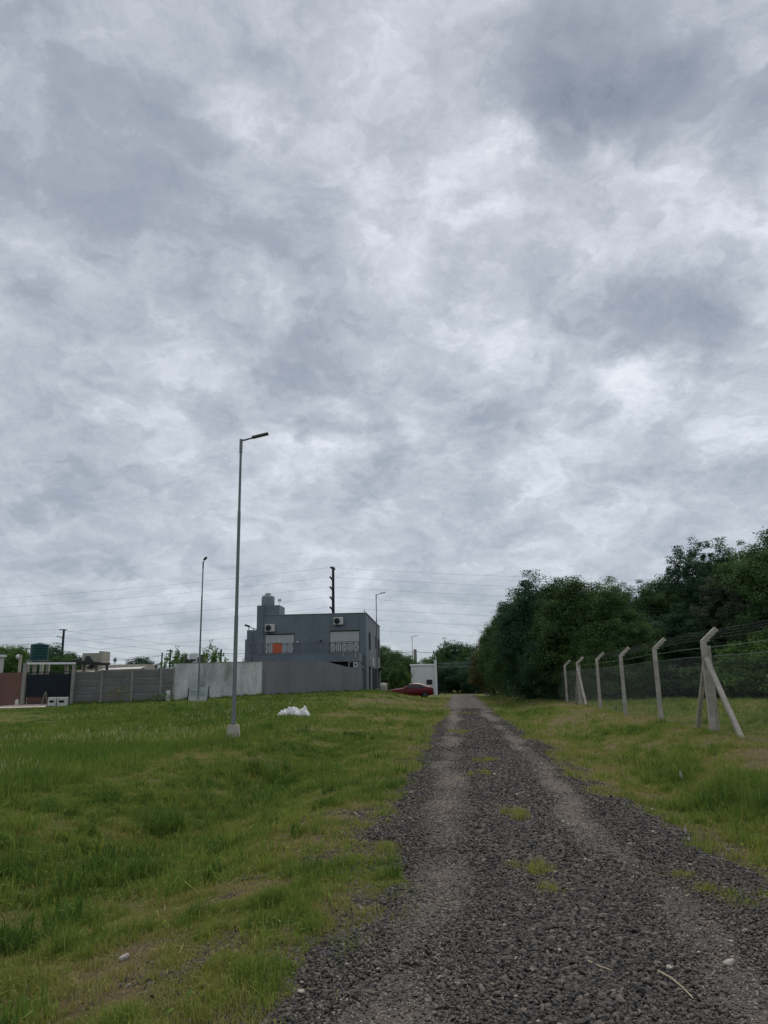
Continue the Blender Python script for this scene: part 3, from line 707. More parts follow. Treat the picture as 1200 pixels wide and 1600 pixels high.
b = MB(); b.box((-10.0, 0.8, hz(6.42)), (1.1, 1.2, 0.06), M=Matrix.Rotation(0.32, 3, 'Y')); b.tube([(-10.55, 0.2, hz(6.66)), (-10.55, 1.5, hz(6.66))], 0.09, 10); b.bb(-9.9, -9.84, 0.3, 0.36, hz(6.2), hz(6.4)); b.bb(-10.3, -10.24, 0.3, 0.36, hz(6.2), hz(6.55)); b.build('solar_heater', M_dark, house)
b = MB(); b.tube([(-0.12, 0.1, zt+.05), (-0.12, 0.1, zt+.38)], 0.025, 6); b.tube([(-0.3, 0.1, zt+.16), (0.05, 0.1, zt+.16)], 0.015, 5); b.build('aerial', M_galv, house)

def window(x0, x1, z0, z1, nmull=1, tz=0.0):
    f = MB(); d = 0.05
    f.bb(x0-d, x0+0.03, -0.045, -0.002, z0-d, z1+d); f.bb(x1-0.03, x1+d, -0.045, -0.002, z0-d, z1+d)
    f.bb(x0+0.03, x1-0.03, -0.045, -0.002, z1-0.02, z1+d); f.bb(x0+0.03, x1-0.03, -0.045, -0.002, z0-d, z0+0.03)
    xm = (x0+x1)/2; f.bb(xm-0.035, xm+0.035, -0.05, -0.002, z0+0.03, z1-0.02)
    w = f.build('window', M_offwhite, house)
    hd = MB(); hd.bb(x0-0.08, x1+0.08, -0.09, -0.002, z1+d+0.002, z1+d+0.09); hd.build('dark_head_rail', M_frame, w)  # dark projecting bar along the top of the window
    for (a, c) in ((x0+0.03, xm-0.035), (xm+0.035, x1-0.03)):
        p = MB(); p.bb(a, c, -0.028, -0.002, z0+0.03, z1-0.02)
        for k in range(1, int((z1-z0)/0.11)): zz = z0+k*0.11; p.bb(a+.002, c-.002, -0.032, -0.029, zz, zz+0.012)
        p.build('roller_blind', M_blind, w)
fz = hz(4.0)
window(-8.62, -6.32, fz+0.02, hz(5.70)); window(-3.0, -0.68, fz+0.02, hz(5.86))
def ac(x, z, rot=0):
    a = MB(); a.box((x, -0.24, z), (0.84, 0.34, 0.62), bev=0.03); o = a.build('air_conditioner', M_offwhite, house)
    g = MB(); g.lathe((0, 0, 0), [(0.0, 0.0), (0.24, 0.0), (0.25, 0.03), (0.25, 0.05)], 24)
    for q in range(3): g.lathe((0, 0, 0.02), [(0.06+0.07*q, 0), (0.06+0.07*q, 0.03), (0.075+0.07*q, 0.03), (0.075+0.07*q, 0)], 20)
    for v in range(len(g.v)): X_, Y_, Z_ = g.v[v]; g.v[v] = (x-0.11+X_, -0.41-Z_, z+Y_)
    g.build('fan_grille', M_dark, o)
    for x_ in (x-.33, x+.33): k = MB(); k.bb(x_-.02, x_+.02, -0.42, 0, z-0.35, z-0.312); k.build('bracket', M_frame, o)
ac(-8.28, hz(6.33)); ac(-2.35, hz(6.78))
# terrace slab, fascia, ground floor below it
ty = -2.8
b = MB(); b.bb(-9.1, -0.32, ty, -0.002, hz(3.30), fz-0.004); b.bb(-9.12, -0.30, ty-0.03, ty+0.12, fz-0.004, fz+0.06); terr = b.build('terrace', M_hgrey2, house); 
terr.data.materials.clear(); terr.data.materials.append(M_hgrey)
b = MB(); b.bb(-1.25, -0.36, ty+0.05, -0.004, -0.5, hz(3.30)-0.003); b.bb(-9.0, -3.4, ty+0.08, -0.004, -0.5, hz(3.30)-0.003); b.build('ground_floor', M_hgrey, house)
f = MB(); x0, x1, z0, z1 = -0.80, -0.50, hz(2.84), hz(3.22); yy = ty+0.05
f.bb(x0, x0+.06, yy-.03, yy-.002, z0, z1); f.bb(x1-.06, x1, yy-.03, yy-.002, z0, z1); f.bb(x0+.06, x1-.06, yy-.03, yy-.002, z1-.06, z1); f.bb(x0+.06, x1-.06, yy-.03, yy-.002, z0, z0+.06)
w = f.build('small_window', M_white, house)
f = MB(); f.bb(x0+.06, x1-.06, yy-.012, yy-.002, z0+.06, z1-.06); f.build('pane', M_glass, w)
f = MB(); f.bb(-1.12, -0.84, yy-.02, yy-.002, z0, z1); f.build('vent_opening', M_frame, house)
for (x_, l_) in ((-1.64, .3), (-0.62, .42)): b = MB(); b.tube([(x_, ty-0.05, fz-l_), (x_, ty-0.05, fz-.02)], 0.03, 6); b.build('drain_spout', M_offwhite, house)
b = MB(); b.box((-5.9, -0.08, hz(5.1)), (0.12, 0.14, 0.16), bev=.02); b.build('wall_light', M_white, house)
b = MB(); b.box((-3.9, -0.08, hz(5.15)), (0.14, 0.14, 0.2), bev=.02); b.build('wall_light', M_dark, house)
b = MB(); b.box((-0.28, -0.06, hz(2.88)), (0.12, 0.12, 0.12), bev=.02); b.build('wall_light', M_white, house)
# railing with crossed bars
def railing(x0, x1, m_, n):
    r = MB(); y = ty+0.04; h = 0.88
    for z in (0.12, h-0.12, h): r.beam((x0, y, fz+z), (x1, y, fz+z), 0.05)
    dx = (x1-x0)/n
    for i in range(n+1): r.beam((x0+i*dx, y, fz+.05), (x0+i*dx, y, fz+h), 0.05)
    for i in range(n):
        a = x0+i*dx
        if i % 2 == 0:
            r.beam((a, y, fz+.12), (a+dx, y, fz+h-.12), 0.036); r.beam((a, y, fz+h-.12), (a+dx, y, fz+.12), 0.036)
        else:
            r.beam((a+dx*.33, y, fz+.12), (a+dx*.33, y, fz+h-.12), 0.036); r.beam((a+dx*.66, y, fz+.12), (a+dx*.66, y, fz+h-.12), 0.036)
    r.build('railing', m_, house)
railing(-9.36, -5.25, M_rail, 8); railing(-5.20, -2.80, M_rail, 5); railing(-2.75, -0.35, M_railw, 5)
# side wall openings (x = 0 plane)
def side(name, y0, y1, z0, z1, m_, out=0.03, parent=None):
    b = MB(); b.bb(0.002, out, y0, y1, z0, z1); return b.build(name, m_, parent or house)
side('window', 2.6, 4.3, hz(4.5), hz(6.0), M_frame); side('window', 13.3, 15.4, hz(4.2), hz(6.0), M_frame); side('window', 9.9, 10.6, hz(4.9), hz(6.1), M_frame)
d_ = side('front_door', 2.3, 3.6, -0.3, hz(3.0), M_frame); 
side('garage_opening', 5.9, 10.6, -0.3, hz(2.95), M_frame); side('back_door', 12.9, 14.9, -0.3, hz(2.8), M_dark)
b = MB(); b.bb(0.002, 0.30, 3.4, 4.6, hz(3.0), hz(3.75), bev=0.02); b.build('air_conditioner', M_offwhite, house)
b = MB(); b.bb(0.002, 0.55, 10.8, 15.8, hz(2.84), hz(2.98)); b.build('porch_canopy', M_frame, house)
b = MB(); b.bb(-0.62, -0.56, -0.03, -0.002, -0.3, hz(7.3)); b.build('downpipe', M_hgrey, house)

towel = MB(); n = 8
tw = at(431, 1015, 61.2)
vs = []; 
for side_ in (0, 1):
    for i in range(n+1):
        for j in range(7):
            u = i/n; vs.append((-0.38+0.76*j/6, (-0.028 if side_ == 0 else 0.028)-0.012*math.sin(j*1.7)*(u), -0.86*u if side_ == 0 else -0.5*u))
fs = []
for side_ in (0, 1):
    k = side_*(n+1)*7
    for i in range(n):
        for j in range(6): fs.append((k+i*7+j, k+i*7+j+1, k+(i+1)*7+j+1, k+(i+1)*7+j))
for j in range(6): fs.append((j, j+1, 63+j+1, 63+j))
towel.add(vs, fs, True); to = towel.build('towel', M_orange)
Mh = Matrix.Translation(house.location) @ Matrix.Rotation(R(-3.6), 4, 'Z'); to.matrix_world = Mh @ Matrix.Translation((-7.09, ty+0.04, fz+0.905))
sd = to.modifiers.new('s', 'SOLIDIFY'); sd.thickness = 0.012
tag(to, 'orange towel hanging over the balcony railing', 'towel')

# ------------------------------------------------------------------ boundary walls
def wall(name, label, p0, p1, z0a, z1a, z1b, m_, thick=0.18, cuts=12, zmid=None):
    """wall between two ground points; top height may change along it"""
    a, c = Vector(p0), Vector(p1); L_ = (c-a).length; ang = math.atan2(c.y-a.y, c.x-a.x)
    t = thing(name, label, 'wall', (a.x, a.y, z0a), ang)
    b = MB(); vs = []; fs = []
    for i in range(cuts+1):
        u = i/cuts; x = L_*u; w = a+(c-a)*u; zb = h1(w.x, w.y)-0.35-z0a
        zt_ = (z1a+(z1b-z1a)*u if zmid is None else zmid(u))-z0a
        vs += [(x, 0, zb), (x, thick, zb), (x, thick, zt_), (x, 0, zt_)]
    for i in range(cuts):
        k = i*4
        for (p, q) in ((0, 3), (3, 2), (2, 1), (1, 0)): fs.append((k+p, k+4+p, k+4+q, k+q))
    fs += [(0, 1, 2, 3), (cuts*4+3, cuts*4+2, cuts*4+1, cuts*4)]
    b.add(vs, fs); b.build('wall_face', m_, t)
    return t, L_, ang
P0 = at(274, 1040, 49.3); P1 = at(414, 1040, 55.2); P2 = at(566.5, 1050, 61.0)
zp0 = at(274, 1037, 49.3).z; zp1 = at(414, 1034, 55.2).z; zp2 = at(506, 1034.2, 58.8).z; zp3 = at(566.5, 1048, 61.0).z
pw, Lp, _ = wall('plaster_wall', 'pale stained plaster boundary wall behind the lamp posts', (P0.x, P0.y), (P1.x, P1.y), 0.6, zp0, zp1, M_plaster)
b = MB()
rr = random.Random(3)
b.bb(Lp-0.26, Lp-0.002, -0.012, -0.001, 0.05, zp1-0.62); b.build('dark_patch', M_patch, pw)  # darker plaster strip at the right end of the wall
b = MB(); b.bb(0.0, Lp, -0.02, 0.2, 0, 0.04); cop = b
cop.v = [(x, y, z+zp0-0.6+(zp1-zp0)*x/Lp) for x, y, z in cop.v]; cop.build('coping', M_conc, pw)
def gm_top(u):
    return zp1+(zp2-zp1)*min(u/0.615, 1) if u < 0.615 else zp2+(zp3-zp2)*(u-0.615)/0.385
gw, Lg, _ = wall('grey_wall', 'smooth grey painted boundary wall in front of the house, sloping down at its right end', (P1.x+0.02, P1.y+0.03), (P2.x, P2.y), 0.7, zp1, zp3, M_hgrey2, cuts=26, zmid=gm_top)

# precast panel fence
Q0 = at(110, 1050, 46.6); Q1 = at(272, 1045, 49.0)
zq0 = at(110, 1049.5, 46.6).z; zq1 = at(272, 1043, 49.0).z
v = Vector((Q1.x-Q0.x, Q1.y-Q0.y)); Lq = v.length; aq = math.atan2(v.y, v.x)
pf = thing('panel_fence', 'weathered grey precast concrete panel fence between the dark gate and the plaster wall', 'fence', (Q0.x, Q0.y, 0.55), aq)
edges = [0.0, 48/162*Lq, 95/162*Lq, 141/162*Lq, 1.0*Lq]
for i in range(4):
    a, c = edges[i]+0.07, edges[i+1]-0.07
    zl = zq0-0.55+(zq1-zq0)*(i+0.5)/4
    if i == 0: zl = zq0-0.55
    nsl = 5; sh = (zl+0.35)/nsl
    b = MB()
    for k in range(nsl):
        z0_ = -0.35+k*sh
        b.bb(a, c, 0, 0.06, z0_+0.022, z0_+sh-0.022, bev=0.015)
        for g in range(4): gz_ = z0_+0.05+(sh-0.1)*(g+0.5)/4; b.bb(a+0.03, c-0.03, -0.018, 0.001, gz_-0.03, gz_+0.03)
    b.bb(a+.01, c-.01, 0.02, 0.04, -0.35, zl-0.02)
    b.build('panel', M_panel, pf)
for i, e_ in enumerate(edges):
    b = MB(); b.bb(e_-0.075, e_+0.075, -0.05, 0.10, -0.4, zq0-0.50+(zq1-zq0)*i/4, bev=0.015); b.build('post', M_conc, pf)
def simple_box(name, label, cat, px0, px1, py0, py1, Y, depth, m_, parts=None, kind=None):
    a = at(px0, (py0+py1)/2, Y); c = at(px1, (py0+py1)/2, Y); zt_ = at((px0+px1)/2, py0, Y).z; zb = at((px0+px1)/2, py1, Y).z
    t = thing(name, label, cat, ((a.x+c.x)/2, Y, zb), 0)
    return t, (c.x-a.x), zt_-zb
# white meter box on the fence
t, w, h = simple_box('meter_box', 'small white meter box at the right end of the panel fence', 'meter box', 259, 265, 1079, 1089, 48.3, 0.2, M_white)
b = MB(); b.bb(-w/2, w/2, 0, 0.2, -0.5, h, bev=.02); b.build('case', M_offwhite, t); b = MB(); b.bb(-w/2+.03, w/2-.03, -0.012, -0.001, h*.15, h*.9); b.build('door', M_white, t)

# ------------------------------------------------------------------ gate, carport, tank on the left
gY = 46.4
G0 = at(38, 1097, gY); G1 = at(109, 1097, gY); gz0 = h1(G0.x, gY)
zg = at(74, 1050, gY).z
gate = thing('yard_gate', 'double yard gate covered in dark navy shade cloth under a carport beam', 'gate', (G0.x, gY, gz0), 0)
gw_ = G1.x-G0.x; gh = zg-gz0
b = MB(); b.bb(0.06, gw_-0.06, 0.0, 0.02, 0.52, gh-0.18); b.build('shade_cloth', M_gate, gate)
for i, (a, c) in enumerate(((0.04, gw_/2-0.02), (gw_/2+0.02, gw_-0.04))):
    b = MB()
    for z in (0.08, 0.5, gh-0.15, gh): b.beam((a, 0.05, z), (c, 0.05, z), 0.05)
    for x in (a, c): b.beam((x, 0.05, 0.05), (x, 0.05, gh), 0.05)
    for k in range(1, 14): x = a+(c-a)*k/14; b.beam((x, 0.05, 0.08), (x, 0.05, gh), 0.014)
    b.build('gate_leaf', M_dark, gate)
b = MB(); b.bb(0.1, gw_*0.5, 0.07, 0.10, 0.1, 0.48); b.bb(gw_*0.52, gw_-0.1, 0.07, 0.10, 0.1, 0.48); b.build('kick_panel', M_brick, gate)
car_port = thing('carport', 'carport frame with white front beam over the dark yard gate', 'carport', (G0.x, gY, gz0), 0)
zb_ = at(76, 1036, gY).z-gz0
b = MB(); b.bb(-0.22, -0.02, -0.1, 0.12, -0.2, zb_+0.03); b.build('pillar', M_conc, car_port)
b = MB(); b.bb(gw_+0.03, gw_+0.17, -0.12, 0.10, -0.2, zb_-0.13); b.build('pillar', M_conc, car_port)
b = MB(); b.beam((-0.02, 0, zb_-0.0), (gw_+0.18, 0, zb_-0.04), 0.13, 0.12); b.build('front_beam', M_white, car_port)
b = MB(); b.beam((-0.02, 0.6, zb_+0.13), (gw_+2.1, 0.6, zb_-0.10), 0.10, 0.10); b.bb(0, gw_, 0.65, 4.6, zb_+0.10, zb_+0.16); b.build('roof_sheet', M_dark, car_port)
b = MB(); b.beam((gw_+0.2, 0.1, zb_-0.06), (gw_+2.15, 0.1, zb_-0.14), 0.09, 0.14); b.beam((gw_+2.1, 0.1, zb_-0.14), (gw_+2.1, 0.1, zb_-0.5), 0.12); b.build('side_beam', M_dark, car_port)
for (x, y, m_) in ((0.55, 4.4, M_offwhite), (1.75, 4.4, M_beige), (2.6, 4.4, M_conc)):
    b = MB(); b.bb(x-.09, x+.09, y-.09, y+.09, -0.3, zb_+0.09); b.build('pillar', m_, car_port)
tk = at(60.5, 1032, 52.5)
tank = thing('water_tank', 'big dark green cylindrical water tank standing above the carport', 'water tank', (tk.x, 52.5, h1(tk.x, 52.5)), 0)
zt0 = at(60.5, 1032, 52.5).z-tank.location.z; zt1 = at(60.5, 1007, 52.5).z-tank.location.z; r_ = 26/1155*52.5/2
b = MB(); hh_ = zt1-zt0
prof = [(r_, 0)]
for k in range(6): z = hh_*k/6; prof += [(r_, z+.01), (r_*1.015, z+.03), (r_*1.015, z+hh_/6-.03), (r_, z+hh_/6-.01)]
prof += [(r_*0.98, hh_*0.985), (r_*0.5, hh_*1.05), (r_*0.3, hh_*1.07), (r_*0.28, hh_*1.1)]
b.lathe((0, 0, zt0), prof, 36); b.build('tank_body', M_tankgr, tank)
b = MB(); b.bb(-r_*1.05, r_*1.05, -r_, r_, zt0-0.1, zt0-.003); b.build('platform', M_conc, tank)
for sx in (-1, 1):
    for sy in (-1, 1): b = MB(); b.bb(sx*r_*.8-.1, sx*r_*.8+.1, sy*r_*.8-.1, sy*r_*.8+.1, -0.3, zt0-0.1); b.build('leg', M_beige, tank)
# brick wall at far left, pillar, slab, meter boxes
Bw0 = at(-60, 1050, 47.4); Bw1 = at(36, 1050, 46.7); zb1 = at(18, 1051, 47).z
wall('brick_wall', 'faded red brick wall at the left edge beside the dark gate', (Bw0.x, Bw0.y), (Bw1.x, Bw1.y), 0.5, zb1, zb1, M_brick)
wp = at(-2, 1050, 51)
wb = thing('white_house', 'edge of a white rendered house cut off by the left side of the photo', 'house', (wp.x-2.0, 52, 0.5), R(29))
b = MB(); zz = at(0, 1026, 51).z-0.5; b.bb(-3.0, 1.55, -1, 4, -0.3, zz); b.build('wall', M_offwhite, wb); b = MB(); b.bb(-3.1, 1.68, -1.12, 4.1, zz+.003, zz+0.16); b.build('roof_edge', M_white, wb)
def slab():
    ps = [(0, 1108), (76, 1107), (78, 1099), (30, 1099)]
    pts = [ground_at(px, py, 30) for px, py in ((-30, 1109), (70, 1106), (84, 1098.5), (34, 1098.5))]
    X = np.linspace(0, 1, 14); Yv = np.linspace(0, 1, 10); U, V_ = np.meshgrid(X, Yv)
    P_ = [np.array([p.x, p.y]) for p in pts]
    W_ = ((1-U)*(1-V_))[..., None]*P_[0]+(U*(1-V_))[..., None]*P_[1]+(U*V_)[..., None]*P_[2]+((1-U)*V_)[..., None]*P_[3]
    return grid_mesh('driveway', None, None, lambda X, Y: H(X, Y)+0.035, pts=(W_[..., 0], W_[..., 1]))
tag(link_mesh('driveway', slab(), M_slab), kind='structure')
for (x0, x1, lab) in ((74.5, 87, 'left one of the two squat concrete meter boxes before the dark gate'), (89, 103, 'right one of the two squat concrete meter boxes before the dark gate')):
    t, w, h = simple_box('meter_box', lab, 'meter box', x0, x1, 1088.5, 1102.5, 45.2, 0.3, M_white)
    t.location.z = h1(t.location.x, 45.2); t['group'] = 'concrete meter boxes by the gate'
    b = MB(); b.bb(-w/2, w/2, 0, 0.35, -0.2, h, bev=.03); b.build('case', M_offwhite, t)
    b = MB(); b.bb(-w*.28, w*.28, -0.015, -0.002, h*.40, h*.66); b.build('meter_hatch', M_frame, t)
t, w, h = simple_box('gas_cylinder', 'white upright canister on the grass beside the brick wall', 'canister', 24.5, 30, 1083.5, 1095, 46.0, 0.3, M_white)
t.location.z = h1(t.location.x, 46.0)
b = MB(); b.lathe((0, 0, -0.05), [(w*.5, 0), (w*.5, h*.8), (w*.35, h*.95), (w*.15, h), (w*.15, h*1.05)], 16); b.build('body', M_offwhite, t)
t = thing('board', 'loose timber board propped against the dark gate', 'board', (at(68, 1090, 46).x, 46.0, h1(at(68, 1090, 46).x, 46)), 0)
b = MB(); b.beam((-0.08, 0, 0), (-0.04, 0.25, 0.75), 0.09, 0.03); b.beam((0.32, -0.1, 0), (-0.0, 0.25, 0.82), 0.07, 0.03); b.build('plank', M_rust, t)
# yard lamp with globe at left
g = at(30, 1050, 49.5)
t = thing('yard_lamp', 'short concrete yard lamp post with a round white globe above the brick wall', 'lamp', (g.x, 49.5, h1(g.x, 49.5)), 0)
zt_ = at(30, 1023, 49.5).z-t.location.z
b = MB(); b.bb(-0.07, 0.07, -.07, .07, -.2, zt_); b.build('post', M_beige, t)
b = MB(); b.lathe((-0.16, 0, zt_-0.12), [(0.02, -.15), (0.12, -.1), (0.15, 0), (0.12, .1), (0.02, .15)], 16); b.build('globe', M_white, t)
b = MB(); b.tube([(0, 0, zt_-.15), (-.16, 0, zt_-.25)], 0.02, 6); b.build('arm', M_galv, t)

# ------------------------------------------------------------------ small sign board
sg = at(309, 1095, 48.2)
sign = thing('notice_board', 'small white notice board on two dark posts leaning in the grass', 'sign', (sg.x, 48.2, h1(sg.x, 48.2)), R(4))
sw, sh0, sh1 = 1.26, at(309, 1096, 48.2).z-sign.location.z, at(309, 1074, 48.2).z-sign.location.z
for sx in (-1, 1):
    b = MB(); b.beam((sx*sw/2-.05, 0.03, -0.2), (sx*sw/2+0.05, 0.03, sh1+(0.08 if sx > 0 else -.02)), 0.055); b.build('post', M_frame if sx < 0 else M_dark, sign)
b = MB(); vs = [(-sw/2+.03, 0, sh0), (sw/2-.06, 0, sh0+.02), (sw/2+.01, 0, sh1+.02), (-sw/2+.08, 0, sh1-.05)]
b.add(vs+[(x, .02, z) for x, y, z in vs], [(0, 1, 2, 3), (7, 6, 5, 4), (0, 4, 5, 1), (1, 5, 6, 2), (2, 6, 7, 3), (3, 7, 4, 0)]); b.build('board', M_sign, sign)
b = MB(); b.bb(-sw/2+.05, sw/2-.09, -0.006, -0.002, sh0+.04, sh0+(sh1-sh0)*0.33); b.build('white_band', M_signw, sign)
b = MB(); rr = random.Random(11); z0_ = sh0+(sh1-sh0)*0.40; lh = (sh1-sh0)*0.2; x = -sw/2+0.14
while x < sw/2-0.2:                       # worn, unreadable capitals
    k = rr.choice([0, 1, 2]); w_ = 0.075
    b.bb(x, x+.016, -0.006, -0.002, z0_, z0_+lh)
    if k != 1: b.bb(x+w_-.016, x+w_, -0.006, -0.002, z0_, z0_+lh)
    b.bb(x+.018, x+w_-.018, -0.006, -0.002, z0_+(lh*.45 if k == 0 else lh-.02), z0_+(lh*.45+.018 if k == 0 else lh))
    if k == 1: b.bb(x+.018, x+w_-.018, -0.006, -0.002, z0_, z0_+.018)
    x += w_+0.03
x = -sw/2+0.18
for q in range(5): b.bb(x, x+.1, -0.006, -0.002, z0_+lh*1.35, z0_+lh*1.75); x += 0.13
b.build('lettering', M_signg, sign)

# ------------------------------------------------------------------ white plastic sheet heap
bg0 = ground_at(458, 1119, 30)
t = thing('plastic_sheet', 'crumpled white plastic sheeting dumped on the grass', 'plastic sheet', (bg0.x, bg0.y, h1(bg0.x, bg0.y)), 0)
X, Y = np.meshgrid(np.linspace(-0.80, 0.80, 130), np.linspace(-0.5, 0.5, 80))
prof = 0.36*np.exp(-((X+0.05)/0.24)**2)+0.26*np.exp(-((X+0.42)/0.28)**2)+0.34*np.exp(-((X-0.52)/0.17)**2)+0.16*np.exp(-((X-0.25)/0.25)**2)
env = np.clip(1-(np.abs(Y)/(0.44+0.08*np.sin(X*9)))**2.2, 0, 1)*np.clip(1-(np.abs(X)/0.80)**8, 0, 1)
rid = np.abs(fbm(X+5, Y+3, 0.20, 5, 5)-0.5)*0.7+np.abs(vn(X+Y*.4, Y*.6, 0.055, 6)-.5)*0.12
prof = prof*0.82; Z = prof*env**0.7*(0.85+0.9*rid)+rid*0.26*env+0.06*env-0.03+0.03*np.abs(np.sin(X*17+3*fbm(X, Y, .5, 2, 2)*6))*env*np.exp(-((X-.45)/.25)**2)
Y2 = Y+0.18*(fbm(X, Y, 0.3, 4, 3)-0.5); X2 = X+0.12*(fbm(X, Y, 0.25, 7, 3)-0.5)
me = grid_mesh('sheet', None, None, lambda a, c: Z, pts=(X2, Y2))
link_mesh('sheet', me, M_bag, t)

# ------------------------------------------------------------------ gatehouse and gate at the road's end
gy = 95.0
c0 = at(643, 1082, gy); c1 = at(680, 1082, gy); ztop = at(661, 1037, gy).z; gz_ = h1(c0.x, gy)-0.1
gh_ = thing('gatehouse', 'small white gatehouse with one dark window at the end of the road', 'gatehouse', (c0.x, gy, gz_), 0)
w = c1.x-c0.x; h = ztop-gz_
b = MB(); b.bb(0.0, w, 0, 4.0, -0.4, h-0.30); b.build('wall', M_white, gh_)
b = MB(); b.bb(-0.12, w-0.02, -0.10, 4.1, h-0.297, h-0.06, bev=0.05); b.build('roof', M_white, gh_)
b = MB(); b.bb(w-0.02, w+0.30, -0.16, 0.14, -0.4, h+0.42); b.build('gate_pillar', M_white, gh_)
wx0 = at(666.5, 1065, gy).x-c0.x; wx1 = at(675.5, 1065, gy).x-c0.x; wz0 = at(670, 1069.5, gy).z-gz_; wz1 = at(670, 1062, gy).z-gz_
f = MB(); f.bb(wx0, wx1, -0.04, -0.002, wz0, wz1); wd = f.build('window', M_frame, gh_)
f = MB(); f.bb(wx0+.06, (wx0+wx1)/2-.03, -0.05, -0.041, wz0+.06, wz1-.06); f.bb((wx0+wx1)/2+.03, wx1-.06, -0.05, -0.041, wz0+.06, wz1-.06); f.build('pane', M_glass, wd)
lg = thing('lattice_gate', 'tall dark steel lattice gantry with an open barred gate leaf beside the gatehouse', 'gate', (c1.x+0.35, gy, gz_), 0)
x1_ = at(744, 1040, gy).x-(c1.x+0.35); zt1_ = at(712, 1036, gy).z-gz_; zt0_ = at(712, 1042, gy).z-gz_
b = MB(); b.beam((0, 0, zt1_), (x1_, 0, zt1_), 0.07); b.beam((0, 0, zt0_), (x1_, 0, zt0_), 0.07)
for i in range(12): xa = x1_*i/12; xb = x1_*(i+1)/12; b.beam((xa, 0, zt0_ if i % 2 else zt1_), (xb, 0, zt1_ if i % 2 else zt0_), 0.035)
b.build('truss', M_galv, lg)
b = MB(); b.beam((0.05, 0, -0.3), (0.05, 0, zt1_), 0.10); b.build('post', M_frame, lg)
b = MB(); xg = at(695, 1070, gy).x-(c1.x+0.35); zg_ = at(690, 1062, gy).z-gz_
for z in np.linspace(0.1, zg_, 7): b.beam((0.1, 0, z), (xg, 0, z), 0.05)
for x in (0.12, xg): b.beam((x, 0, -0.1), (x, 0, zg_+.05), 0.09)
b.build('gate_leaf', M_frame, lg)
b = MB(); b.beam((x1_, 0, -0.3), (x1_, 0, zt1_), 0.10); b.build('post', M_frame, lg)
pp = at(760, 1080, 88)
t = thing('gate_post', 'pale round post under the brownish tree on the right of the road end', 'post', (pp.x, 88, h1(pp.x, 88)), 0)
b = MB(); b.tube([(0, 0, -0.3), (0, 0, 2.5)], 0.16, 10); b.build('shaft', M_conc, t)

